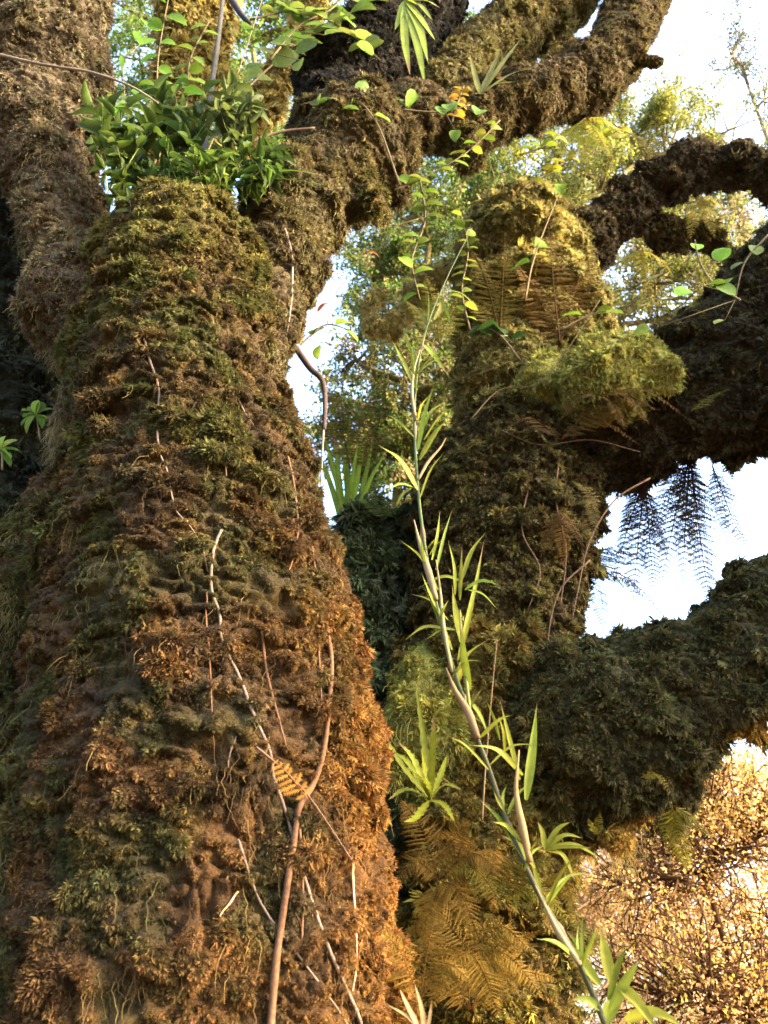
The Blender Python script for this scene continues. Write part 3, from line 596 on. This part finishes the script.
def strap_plant(label, px, py, Y, leaves, col, wave=0.0, group=None, name='strap_fern', cat='plant'):
    """leaves: (tip px, tip py, sag px, half width px, depth change)"""
    o, t = P(px, py, Y); root = thing(name, label, cat, o, group)
    for (tx, ty, sag, wd, dy) in leaves:
        mb = MB(); e = PP(tx, ty, Y + dy); m = PP((px + tx) / 2 + random.uniform(-3, 3), (py + ty) / 2 - sag, Y + dy * .6)
        strap_leaf(mb, [o, m, e], wd * t / FPX, np.array(col) * random.uniform(.75, 1.25), wave=wave, fold=random.uniform(.1, .4))
        mb.build('leaf', M_LEAF, root)
    return root
G1 = (0.09, 0.20, 0.035); G2 = (0.16, 0.28, 0.04); G3 = (0.05, 0.12, 0.03); GY = (0.26, 0.32, 0.04)
strap_plant('upright pair of bright strap leaves on the tree fork', 240, 165, 2.55, [(238, 112, 0, 4.5, 0), (222, 145, 6, 4, 0), (246, 150, 0, 4, .1)], G2)
strap_plant('long strap leaves pointing right from the tree fork', 250, 178, 2.5, [(300, 150, 4, 6, 0), (326, 176, 6, 6, -.1), (285, 152, 8, 6, 0), (312, 146, 8, 6, 0), (330, 186, 2, 7, -.1)], G1)
strap_plant('dark green strap leaves low in the tree fork', 215, 180, 2.55, [(178, 150, 8, 6, 0), (165, 170, 10, 6, -.1), (200, 195, 2, 6, -.15), (232, 198, 4, 6, -.15), (195, 148, 4, 5, 0)], G3)
strap_plant('hanging strap leaves in the bright central gap', 348, 545, 5.6, [(334, 425, 3, 3.2, 0), (350, 415, -3, 3.4, .2), (366, 430, 4, 3, 0), (314, 446, 12, 3.2, 0), (386, 452, 12, 3, 0), (322, 428, 8, 3, .2), (341, 438, 0, 3, .3), (358, 440, 0, 3, -.2), (374, 436, 8, 3, .3), (328, 462, 10, 3, -.3)], (0.16, 0.27, 0.04))
strap_plant('wavy yellow green strap leaves on the mossy foot between the trunks', 430, 800, 3.1, [(416, 686, -6, 4, .1), (434, 712, 6, 3.6, -.15), (447, 755, 4, 3.4, .1), (398, 742, 10, 4, -.1), (462, 790, 10, 3.6, -.2), (404, 822, -8, 4, -.2), (380, 752, 16, 3.2, .1), (364, 700, -8, 3, 0), (388, 800, 10, 3.4, -.15), (455, 822, 6, 3.6, -.2), (422, 752, -4, 4.4, -.2), (410, 770, 6, 4, -.25)], GY, wave=.3)
strap_plant('olive pointed leaves beside the bamboo where the trunk meets the sky', 545, 850, 3.0, [(582, 838, 8, 3, 0), (600, 858, 9, 3.5, 0), (570, 822, 6, 3, 0), (538, 822, 2, 3, 0), (575, 880, 10, 3, 0), (592, 848, 2, 3, -.1), (556, 830, 2, 3, .1)], (0.20, 0.24, 0.03))
strap_plant('drooping yellow green leaf spray hanging over the dark limb', 405, 0, 2.9, [(432, 20, 4, 4, 0), (435, 40, 4, 4, 0), (428, 62, 2, 4, 0), (404, 52, 0, 4, 0), (410, 75, 0, 4, 0), (395, 30, 0, 4, 0), (440, 8, 4, 4, 0), (425, 85, 0, 4, 0)], (0.24, 0.36, 0.06))
strap_plant('narrow pale leaves crossing the mossy limb at the top', 480, 95, 2.95, [(520, 40, 4, 3, 0), (540, 66, 6, 3, 0), (515, 82, 4, 3, 0), (500, 50, 2, 3, 0), (470, 55, 0, 3, 0)], (0.22, 0.26, 0.08))
strap_plant('small strap leaves hanging under the ochre foliage', 600, 115, 4.7, [(585, 150, 0, 3, 0), (595, 155, 0, 3, 0), (606, 152, 0, 3, 0), (616, 145, 0, 3, 0), (580, 138, 0, 3, 0)], (0.28, 0.42, 0.05))
strap_plant('dry straw coloured blades at the bottom edge', 425, 1040, 1.9, [(400, 990, 4, 2.5, 0), (415, 985, 2, 2.5, 0), (388, 1005, 4, 2, 0), (432, 1000, 0, 2, 0)], (0.45, 0.36, 0.22), name='grass_tuft', cat='grass tuft')

# stems with round or oval leaves
LT = {'oval': leaf_t(.25, .15, 'oval', 5), 'round': leaf_t(.15, .1, 'round', 6), 'lance': leaf_t(.35, .2, 'lance', 6)}
def sprig(label, path, Y, leaves, col, shape='oval', ar=.42, stemr=1.2, name='leafy_sprig', cat='sprig', group=None, stemc=(0.09, 0.07, 0.035), dy=0.0):
    """path: pixels of the stem; leaves: list of (px, py, length px, angle deg) or an int for random ones along the stem"""
    o, t = P(path[0][0], path[0][1], Y); root = thing(name, label, cat, o, group)
    n = len(path); W = [PP(a, b, Y + dy * i / max(1, n - 1)) for i, (a, b) in enumerate(path)]
    A = crom(W, max(8, n * 5)); mb = MB(); V, F = tube(A, np.linspace(stemr, stemr * .5, len(A)) * t / FPX, 5); mb.add(V, F, stemc)
    mb.build('stem', M_TWIG, root)
    r = np.random.default_rng(len(label) * 7 + int(path[0][0])); O, D, L = [], [], []
    if isinstance(leaves, tuple):
        cnt, size = leaves
        for k in range(cnt):
            b = A[int((0.15 + .85 * k / cnt) * (len(A) - 1))]; O.append(b)
            D.append(nrm(np.array([(-1)**k * r.uniform(.6, 1), r.uniform(-.5, .2), r.uniform(-.3, .6)]))); L.append(size * t / FPX * r.uniform(.7, 1.25))
    else:
        for (a, b, ln, an) in leaves:
            c, tt = P(a, b, Y + dy * .5); e = PP(a + math.cos(R(an)) * 10, b - math.sin(R(an)) * 10, Y + dy * .5 + r.uniform(-.02, .02)); O.append(c); D.append(nrm(e - c)); L.append(ln * tt / FPX)
            j = np.argmin(np.linalg.norm(A - c, axis=1)); V, F = tube(np.array([A[j], c]), stemr * .4 * t / FPX, 4)
            mb2 = MB(); mb2.add(V, F, stemc); mb2.build('leaf_stalk', M_TWIG, root)
    O, D, L = np.array(O), np.array(D), np.array(L)
    fm = MB(); nm = np.tile([0, -0.75, 0.5], (len(O), 1)) + r.normal(0, .35, (len(O), 3))
    V, F, ix = inst(LT[shape], O, D, nm, L, L * ar); c = np.array(col) * [.40, .38, .18] * r.uniform(.6, 1.3, (len(O), 1)) * (1 + r.normal(0, .08, (len(O), 3))); fm.add(V, F, np.clip(c, 0, 1)[ix])
    fm.build('leaves', M_LEAF, root)
    return root
sprig('round green leaves on a twig before the pinkish sky spots at right', [(740, 300), (715, 285), (700, 262), (695, 240)], 3.4,
      [(720, 262, 22, 80), (708, 285, 18, 10), (690, 290, 20, 190), (716, 285, 22, -20), (697, 250, 16, 90), (725, 285, 14, 60)], (0.22, 0.42, 0.08), 'round', .42)
sprig('pale round leaves on a thin twig under the upper right limb', [(768, 235), (745, 262), (735, 300)], 3.6, [(757, 255, 18, 100), (745, 262, 16, 200), (725, 320, 14, 190), (660, 275, 14, 200), (650, 330, 16, 180)], (0.30, 0.42, 0.18), 'round', .42)
sprig('three bright round leaves over the brown lacy fern', [(560, 330), (590, 315), (612, 310)], 4.2, [(582, 315, 20, 170), (595, 313, 18, 20), (604, 313, 20, 10)], (0.30, 0.48, 0.08), 'oval', .42)
sprig('two round leaves beside the pale ledged stem', [(525, 300), (535, 255), (560, 190)], 4.3, [(480, 240, 18, 190), (530, 262, 22, 190), (535, 247, 16, 30), (560, 190, 14, 80), (562, 195, 12, 110)], (0.22, 0.42, 0.08), 'oval', .45)
sprig('dark green leaves in the crook beside the lacy ferns', [(520, 360), (500, 335), (480, 325)], 4.3, [(500, 330, 22, 170), (505, 335, 22, 130), (485, 325, 20, 200), (510, 340, 18, 30)], (0.06, 0.14, 0.06), 'oval', .42)
sprig('fresh green whorl of narrow leaves on the dark left trunk', [(40, 440), (38, 425), (36, 415)], 2.62, [(36, 415, 22, a) for a in (170, 145, 200, 120, 60, 35, 90, -20, -50, 230)], (0.22, 0.40, 0.09), 'oval', .2)
sprig('cut off whorl of narrow leaves at the left edge', [(2, 470), (2, 455), (2, 450)], 2.62, [(0, 450, 20, a) for a in (40, 10, -20, 80, -50, 120)], (0.26, 0.42, 0.12), 'oval', .2)
sprig('leafy twig rising from the tree fork at upper left', [(165, 195), (160, 120), (158, 60), (172, -20)], 2.7, (14, 24), (0.16, 0.32, 0.05))
sprig('leafy twig leaning left in front of the forked stems', [(150, 190), (128, 120), (122, 60)], 2.75, [(128, 120, 26, 150), (135, 95, 26, 30), (122, 75, 26, 100), (140, 45, 28, 60), (130, 150, 24, 200), (145, 165, 22, -20), (150, 30, 26, 80), (118, 105, 22, 250)], (0.18, 0.36, 0.05), 'oval', .42)
sprig('thin dark twig with few leaves crossing the fork', [(185, 200), (225, 110), (262, 0)], 2.7, [(200, 165, 26, 100), (205, 95, 22, 160), (225, 115, 20, 200), (245, 70, 20, 30), (255, 30, 22, 150)], (0.14, 0.28, 0.06), 'oval', .42)
sprig('twig with pale green leaves across the dark limb', [(400, 185), (375, 120), (345, 95), (300, 105)], 2.6, [(365, 95, 24, 100), (360, 110, 20, 170), (345, 95, 22, 60), (335, 100, 22, 190), (375, 115, 18, -10), (350, 100, 18, 240), (318, 105, 18, 110)], (0.26, 0.42, 0.12), 'oval', .42)
sprig('large oval leaves hanging on the long limb', [(400, 110), (440, 112), (470, 105)], 2.75, [(443, 115, 26, 75), (405, 108, 30, 60), (452, 112, 22, 110), (455, 130, 16, -90), (476, 115, 22, 60), (402, 102, 20, 150)], (0.17, 0.32, 0.06), 'oval', .38)
sprig('spray of hazy green leaves across the top centre', [(240, 95), (290, 50), (340, 20), (380, -10)], 2.9, (20, 26), (0.22, 0.34, 0.12))
sprig('rounded leaves on arching twig at the top', [(270, 60), (300, 25), (330, 10), (350, -10)], 2.8, [(318, 42, 24, 200), (325, 35, 22, 20), (300, 25, 22, 90), (340, 15, 22, -30), (290, 45, 24, 160), (300, 60, 18, 250)], (0.20, 0.34, 0.10), 'round', .42)
sprig('clump of orange yellow leaves on the long limb at the top', [(452, 122), (458, 102), (464, 86)], 2.85, (18, 10), (0.50, 0.30, 0.07), 'oval', .4)
sprig('trailing green leaves over the edge of the long limb', [(395, 190), (430, 175), (470, 150), (500, 120)], 2.9, (18, 15), (0.26, 0.36, 0.08), 'oval', .4)
sprig('thin leafy creeper hanging in the gap under the long limb', [(420, 180), (425, 220), (412, 260), (420, 300)], 3.4, (18, 15), (0.26, 0.40, 0.10), 'oval', .42)
sprig('leafy creeper climbing the left side of the pale ledged stem', [(470, 330), (462, 290), (468, 250), (460, 210)], 4.2, (18, 13), (0.30, 0.42, 0.10), 'oval', .42)
sprig('yellowish leaf spray before the ochre crown at the top right', [(520, 190), (560, 165), (600, 140), (630, 125)], 4.4, (22, 13), (0.46, 0.46, 0.09), 'oval', .4)
sprig('green leaves over the bright gap right of the trunk', [(300, 345), (325, 325), (350, 330)], 3.6, [(312, 335, 18, 60), (325, 328, 18, 200), (335, 325, 20, 20), (345, 330, 18, -30), (320, 345, 16, 250)], (0.30, 0.48, 0.10), 'oval', .42)
sprig('hazy leafy twig at the top edge right of the centre', [(250, 20), (300, 10), (345, 30), (380, 60)], 2.75, (22, 20), (0.28, 0.40, 0.14), 'round', .42)
sprig('leafy shoots in front of the pale draped stem', [(150, 170), (185, 110), (190, 60), (210, 20)], 2.9, (18, 20), (0.24, 0.40, 0.07), 'oval', .42)
sprig('small bright sprig with leaves under the long limb', [(520, 155), (548, 145), (560, 132)], 3.0, (10, 13), (0.34, 0.50, 0.06), 'oval', .3)
sprig('small leafy shoots on the green shoulder of the trunk', [(128, 260), (132, 230), (130, 200)], 2.3, (12, 16), (0.16, 0.22, 0.05), 'oval', .22)
for k, (lab_, a, b, h_, n_, sz, cc) in enumerate([
    ('bushy green herb at the left of the fork', 115, 195, 60, 26, 17, (0.15, 0.28, 0.06)),
    ('dense fresh green herb in the middle of the fork', 190, 205, 62, 34, 17, (0.11, 0.24, 0.05)),
    ('dark leafy herb behind the middle of the fork', 165, 200, 48, 30, 18, (0.07, 0.16, 0.04)),
    ('pale green herb beside the upright strap leaves', 212, 200, 50, 28, 16, (0.17, 0.32, 0.07)),
    ('low green herb creeping under the strap leaves', 140, 225, 45, 26, 15, (0.12, 0.20, 0.05)),
    ('tall dark leafed herb in front of the pale draped stem', 175, 165, 75, 30, 24, (0.08, 0.17, 0.05)),
    ('broad leafed herb beside the upright limb', 128, 165, 70, 26, 26, (0.12, 0.24, 0.06)),
    ('dark bushy herb at the foot of the long limb', 262, 190, 48, 30, 20, (0.07, 0.15, 0.04)),
    ('dull green herb between the slim grey stem and the long limb', 240, 150, 70, 28, 22, (0.12, 0.20, 0.07)),
    ('straggling green herb hanging over the shoulder of the trunk', 150, 245, 45, 34, 14, (0.12, 0.18, 0.04)),
    ('small green herb at the right end of the fork', 245, 195, 35, 20, 16, (0.10, 0.22, 0.04))]):
    o, t = P(a, b, 2.45); root = thing('fork_herb', lab_, 'plant', o, 'green herbs growing in the tree fork')
    r = np.random.default_rng(k + 40); st = MB(); fm = MB()
    for j in range(7):
        e = PP(a + r.uniform(-34, 34), b - r.uniform(.5, 1) * h_, 2.45 + r.uniform(-.15, .15)); q = crom([o + r.normal(0, .03, 3), (o + e) / 2 + r.normal(0, .02, 3), e], 9)
        V, F = tube(q, np.linspace(.004, .0015, 9), 4); st.add(V, F, (0.12, 0.14, 0.04))
        m = n_ // 2; O = q[r.integers(2, 9, m)]; D = nrm(r.normal(0, 1, (m, 3)) + [0, -.2, .1]); L = sz * t / FPX * r.uniform(.6, 1.25, m)
        V, F, ix = inst(LT['lance'], O, D, r.normal(0, .5, (m, 3)) + [0, -.6, .6], L, L * .22); c = np.array(cc) * [.42, .33, .2] * r.uniform(.6, 1.4, (m, 1)); fm.add(V, F, c[ix])
    st.build('stem', M_TWIG, root); fm.build('leaves', M_LEAF, root)

# ------------------------------------------------------------------ bamboo
def bamboo():
    YB = 2.0
    path = [(640, 1100), (605, 1024), (580, 965), (545, 905), (525, 865), (506, 820), (490, 772), (476, 735), (466, 705), (455, 675), (440, 620), (427, 560), (419, 500), (415, 440), (416, 385), (426, 330), (446, 280), (472, 228)]
    o = PP(*path[0], YB); root = thing('bamboo_stalk', 'slender bamboo stalk with narrow bright leaves leaning across the gap', 'bamboo', o)
    W = np.array([PP(a, b, YB) for a, b in path]); A = crom(W, 120)
    rad = np.interp(np.linspace(0, 1, 120), [0, .4, .75, 1], [5.5 * .95, 4.2 * 1.15, 2.6 * 1.5, .5 * 2]) / FPX
    for k in (18, 34, 49, 58, 68, 80, 92, 103): rad[k] *= 1.55
    V, F = tube(A, rad, 10); z = np.repeat(np.arange(120), 10); z = np.concatenate([z, [0, 119]])
    C = np.where((z < 52)[:, None], np.array([[0.03, 0.03, 0.012]]), np.array([[0.040, 0.055, 0.018]])); nodes = np.isin(z, (18, 34, 49, 58, 68, 80, 92, 103)); C[nodes] = (0.08, 0.05, 0.03)
    mb = MB(); mb.add(V, F, C); mb.build('culm', M_BAMBOO, root)
    def sheath(pts, w0, w1, col):
        m = MB(); Q = crom([PP(a, b, YB - .015) for a, b in pts], 14)
        V, F = tube(Q, np.interp(np.linspace(0, 1, 14), [0, .3, 1], [w0 * .7, w0, w1]) * 1.45 / FPX, 8); m.add(V, F, np.array(col) * [.32, .27, .18]); return m.build('sheath', M_BAMBOO, root)
    sheath([(530, 862), (522, 825), (516, 790), (519, 750)], 5.5, 1, (0.42, 0.30, 0.17))
    sheath([(478, 738), (468, 712), (455, 690), (446, 668)], 6, 1.2, (0.34, 0.25, 0.17))
    sheath([(436, 600), (428, 570), (420, 545), (414, 520)], 6, 1, (0.36, 0.33, 0.26))
    sheath([(452, 672), (444, 630), (440, 590), (436, 560)], 3.5, 1, (0.36, 0.38, 0.24))
    sheath([(470, 712), (466, 680), (462, 650), (460, 610)], 3, 1, (0.25, 0.33, 0.12))
    sheath([(418, 480), (428, 462), (440, 448), (446, 438)], 3, .5, (0.42, 0.34, 0.25))
    sheath([(580, 965), (560, 935), (548, 912), (535, 885)], 4.5, 1, (0.36, 0.33, 0.24))
    sheath([(416, 420), (412, 395), (414, 370), (420, 350)], 3.5, 1, (0.40, 0.38, 0.30))
    LV = [((526, 800), (537, 702), 9, 1), ((520, 780), (500, 700), 5, 1), ((523, 775), (470, 745), 6, 1), ((505, 752), (498, 715), 4, .9), ((500, 740), (486, 700), 3, 1),
          ((525, 860), (480, 800), 8, 1), ((535, 868), (500, 835), 6, .8), ((520, 840), (492, 822), 5, 1),
          ((600, 985), (545, 940), 9, 1.1), ((612, 985), (600, 925), 10, 1.1), ((618, 985), (662, 1040), 10, 1), ((610, 1010), (640, 960), 9, 1), ((600, 1010), (570, 1000), 7, .9), ((625, 1020), (690, 1030), 10, 1),
          ((608, 1000), (628, 945), 7, .7), ((605, 1024), (630, 990), 12, 1.1),
          ((452, 690), (468, 660), 7, 1), ((470, 690), (462, 620), 9, 1), ((462, 645), (452, 585), 8, 1), ((462, 640), (484, 540), 5, .9), ((460, 600), (462, 545), 5, .9), ((455, 595), (448, 540), 5, .9),
          ((465, 590), (500, 585), 6, .9), ((462, 580), (486, 532), 6, 1), ((468, 590), (498, 610), 4, .9), ((462, 582), (418, 588), 6, 1), ((450, 630), (405, 640), 5, .8), ((448, 620), (410, 594), 4, 1),
          ((452, 650), (425, 590), 6, 1), ((438, 590), (400, 540), 5, 1), ((455, 630), (425, 640), 4, .9), ((470, 700), (490, 740), 5, .9), ((458, 660), (475, 600), 5, .9),
          ((418, 490), (378, 445), 9, 1), ((415, 488), (385, 492), 5, 1.05), ((412, 488), (395, 508), 6, 1), ((432, 560), (440, 510), 4, 1), ((436, 570), (452, 510), 4, .9),
          ((420, 460), (446, 420), 9, .9), ((418, 450), (434, 385), 7, 1), ((422, 430), (450, 400), 5, .9), ((418, 420), (430, 395), 5, 1), ((424, 440), (458, 405), 4, .8),
          ((417, 390), (392, 340), 7, .9), ((420, 370), (402, 325), 5, .8), ((424, 345), (450, 378), 9, 1.1), ((430, 330), (410, 305), 6, .5), ((434, 320), (440, 300), 6, .5), ((440, 300), (452, 330), 5, .7), ((446, 290), (480, 312), 5, .9)]
    r = random.Random(4)
    for k in range(34):
        i = r.choice([2, 3, 4, 5, 6, 7, 8, 9, 10, 11, 12, 13, 14, 15]); a = path[i]; an = math.radians(r.choice([60, 75, 100, 115, 40, 140]) + r.uniform(-15, 15)); l_ = r.uniform(22, 58)
        LV.append(((a[0] + r.uniform(-3, 3), a[1] + r.uniform(-12, 12)), (a[0] + l_ * math.cos(an), a[1] - l_ * math.sin(an)), r.uniform(2.5, 4.5), r.uniform(.6, 1)))
    for (a, b, w_, g) in LV:
        mb = MB(); dy = r.uniform(-.10, .06)
        s = PP(*a, YB - .005); e = PP(*b, YB + dy); mx_ = ((a[0] + b[0]) / 2 + r.uniform(-3, 3), (a[1] + b[1]) / 2 - abs(a[0] - b[0]) * .18)
        strap_leaf(mb, [s, PP(*mx_, YB + dy * .6), e], w_ * .5 * 2.0 / FPX, np.array((0.24, 0.31, 0.045)) * g * r.uniform(.8, 1.15) * np.array([r.uniform(.8, 1.15), 1, 1]), n=12, fold=r.uniform(.15, .5), upv=(r.uniform(-.5, .5), -.9, .3), shape='lance')
        mb.build('leaf', M_LEAF, root)
bamboo()

# ------------------------------------------------------------------ roots and twigs
def surf(px, py, name='mossy_tree', off=0.012, fallback=2.2):
    d = nrm(PP(px, py, 1.0) - [0, 0, CAMZ]); h = BVH[name].ray_cast(Vector((0, 0, CAMZ)), Vector(d))
    if h[0] is None: return None
    return np.array(h[0]) - d * off
MAIN = None
def root_on(label, pts, rpx, col=(0.42, 0.33, 0.26), name='creeping_root', off=0.006, wig=2.2, seed=0, cat='root', r1=None):
    r = np.random.default_rng(seed + 3); px = crom(np.array(pts, float), len(pts) * 5)
    px = px + np.stack([noise(np.stack([px[:, 1] * .09 + seed * 5, px[:, 0] * .03, px[:, 0] * 0], 1)), np.zeros(len(px))], 1) * wig * 2.5 + np.stack([noise(np.stack([px[:, 1] * .25 + seed * 9, px[:, 0] * .03, px[:, 0] * 0 + 3], 1)), np.zeros(len(px))], 1) * wig * 1.4
    W = [surf(a, b, 'main', off) for a, b in px]; good = [q for q in W if q is not None]
    if len(good) < 3: return
    A = np.array(good)
    K = 5; Ap = np.vstack([A[:1]] * (K // 2) + [A] + [A[-1:]] * (K // 2)); A = np.stack([np.convolve(Ap[:, j], np.ones(K) / K, 'valid') for j in range(3)], 1)
    dep = np.linalg.norm(A - [0, 0, CAMZ], axis=1) * .85
    rr = np.linspace(rpx, r1 if r1 is not None else rpx * .6, len(A)) * (1 + .2 * noise(A * 20)) * dep / FPX
    V, F = tube(A, rr, 7); mb = MB(); mb.add(V, F, col); o = mb.build(name, M_TWIG, None, A[0]); tag(o, label, cat, 'thin roots creeping over the big trunk')

PR = (0.12, 0.085, 0.06); OR = (0.10, 0.052, 0.026); DR = (0.10, 0.06, 0.04)
root_on('thin whitish root zigzagging down the upper left of the big trunk', [(142, 323), (148, 353), (159, 386), (157, 420), (159, 453), (168, 471), (174, 507), (189, 523), (202, 546), (209, 575)], 1.5, PR, seed=1)
root_on('long pale root running from mid trunk to the bottom edge', [(222, 527), (213, 553), (210, 590), (220, 616), (221, 641), (241, 679), (252, 712), (272, 757), (274, 782), (289, 824), (303, 873), (316, 915), (332, 956), (359, 1018), (370, 1060)], 1.7, PR, seed=2, r1=2.2)
root_on('thin root hanging left of the long pale root', [(208, 590), (206, 620), (210, 662), (213, 737), (219, 778)], 1.1, OR, seed=3)
root_on('curved root with a hooked top right of the long pale root', [(262, 627), (266, 670), (279, 720), (287, 749)], 1.9, OR, seed=4, wig=.5)
root_on('thick smooth root forking down to the bottom edge', [(326, 628), (332, 662), (328, 716), (322, 761), (310, 790), (299, 807), (293, 848), (283, 911), (275, 973), (270, 1040)], 2.8, OR, seed=5, wig=.4, r1=4.2, off=.02)
root_on('straight root inside the fork of the thick smooth root', [(299, 820), (303, 890), (301, 960)], 1.8, OR, seed=6, wig=.3)
root_on('thin root parallel to the top of the thick smooth root', [(318, 640), (321, 690), (322, 724), (322, 755)], 1.2, OR, seed=7, wig=.3)
root_on('dark brown twig lying slantwise over the roots', [(254, 745), (279, 766), (308, 795), (341, 844), (355, 865)], 1.4, DR, seed=8, wig=.3, name='fallen_twig', cat='twig', off=.03)
root_on('slanting root low on the trunk ending at the bottom edge', [(237, 836), (250, 873), (262, 907), (295, 952), (324, 989), (352, 1030)], 1.6, PR, seed=9)
root_on('short white root in the middle of the upper trunk', [(219, 414), (224, 445), (227, 479)], 1.1, PR, seed=10)
root_on('short slanting root right of the short white root', [(237, 397), (245, 412), (253, 427)], 1.1, PR, seed=11)
root_on('root curling down near the right edge of the trunk', [(287, 453), (294, 490), (298, 520), (296, 549), (289, 575)], 1.6, OR, seed=12)
root_on('short root at the right edge above the orange moss', [(311, 545), (315, 560), (317, 580)], 1.4, OR, seed=13)
root_on('dark vine running down the base of the long limb', [(272, 205), (288, 235), (293, 270), (292, 300), (287, 335)], 1.5, (0.16, 0.12, 0.10), seed=14)
root_on('short pale root at lower centre of the trunk', [(236, 735), (230, 755), (227, 780)], 1.1, PR, seed=15)
root_on('thin pale root in the orange moss at lower right', [(352, 860), (354, 900), (357, 960), (350, 1010)], 1.4, (0.5, 0.25, 0.15), seed=16)
root_on('thin slanting twig low on the green patch of the trunk', [(240, 890), (228, 905), (218, 918)], 1.1, (0.3, 0.2, 0.1), seed=17, name='fallen_twig', cat='twig')

def loose(label, pts, Y, rpx, col, name='twig', cat='twig', Y1=None, group=None):
    n = len(pts); Y1 = Y if Y1 is None else Y1
    W = [PP(a, b, Y + (Y1 - Y) * i / (n - 1)) for i, (a, b) in enumerate(pts)]; A = crom(W, n * 5); t = P(pts[0][0], pts[0][1], Y)[1]
    V, F = tube(A, np.linspace(rpx, rpx * .55, len(A)) * t / FPX, 7); mb = MB(); mb.add(V, F, col); o = mb.build(name, M_TWIG, None, A[0]); tag(o, label, cat, group)
loose('long bare pale twig crossing the upright limb at the top left', [(-20, 50), (40, 64), (90, 72), (130, 86), (158, 103)], 2.35, 1.6, (0.14, 0.11, 0.08))
0 and loose('bent straw coloured twig below the fork', [(86, 216), (87, 208), (89, 201), (95, 199.5), (108, 199), (118, 201)], 2.2, .8, (0.3, 0.25, 0.17))
loose('dark branch stub hanging into the bright gap beside the trunk', [(296, 348), (310, 368), (322, 380), (325, 400), (324, 430)], 3.2, 3.6, (0.05, 0.035, 0.03))
loose('thin hanging stem below the dark branch stub', [(324, 420), (322, 460), (320, 510)], 3.2, 1.4, (0.16, 0.14, 0.12))
loose('thin straight stick standing behind the bamboo', [(482, 820), (486, 760), (492, 690), (497, 640)], 2.6, 1.1, (0.10, 0.065, 0.03))
loose('slim grey upright stem behind the fork', [(200, 200), (207, 120), (218, 40), (226, -30)], 3.6, 4.5, (0.05, 0.048, 0.04), 'slim_stem', 'stem')
loose('dark bent branch at the top above the fork', [(222, -20), (238, 10), (250, 24)], 2.9, 4, (0.03, 0.025, 0.03), 'branch', 'branch')
loose('long brown twig pointing right out of the fork', [(240, 145), (280, 132), (315, 128)], 2.5, 2.0, (0.10, 0.07, 0.05))
for k, (lab_, pts_) in enumerate([
    ('wiry root hanging down the shaded trunk left of the sky gap', [(560, 450), (556, 500), (566, 550), (560, 610)]),
    ('wiry root looping along the rim of the sky gap', [(650, 478), (615, 500), (590, 540), (578, 590), (572, 620)]),
    ('thin root slanting across the base of the arching limb', [(500, 430), (540, 445), (590, 440), (640, 452)]),
    ('crooked root on the middle of the shaded trunk', [(530, 480), (522, 530), (540, 570), (528, 610)]),
    ('branching brown root just above the massive dark limb', [(590, 560), (560, 590), (548, 640), (552, 690)]),
    ('fine root trailing over the upper part of the massive dark limb', [(640, 650), (650, 690), (640, 720)])]):
    loose(lab_, pts_, 4.12, 1.0, (0.08, 0.05, 0.03), 'hanging_root', 'root')
loose('arching thin twig over the pale ledged stem', [(470, 420), (500, 390), (545, 378), (600, 300)], 4.0, .9, (0.06, 0.045, 0.02))

# red leaf
mb = MB(); strap_leaf(mb, [PP(362, 256, 3.0), PP(371, 252, 2.98), PP(381, 258, 3.0)], 7 * 4 / FPX, (0.30, 0.05, 0.03), n=8, shape='lance')
tag(mb.build('dead_leaf', M_LEAF, None, PP(362, 256, 3.0)), 'dark red dead leaf caught below the long limb', 'leaf')
mb = MB(); strap_leaf(mb, [PP(318, 312, 3.0), PP(326, 304, 2.98), PP(334, 308, 3.0)], 6 * 4 / FPX, (0.55, 0.16, 0.08), n=8, shape='lance')
tag(mb.build('dead_leaf', M_LEAF, None, PP(318, 312, 3.0)), 'small orange red dead leaf where the long limb leaves the trunk', 'leaf')
clean()
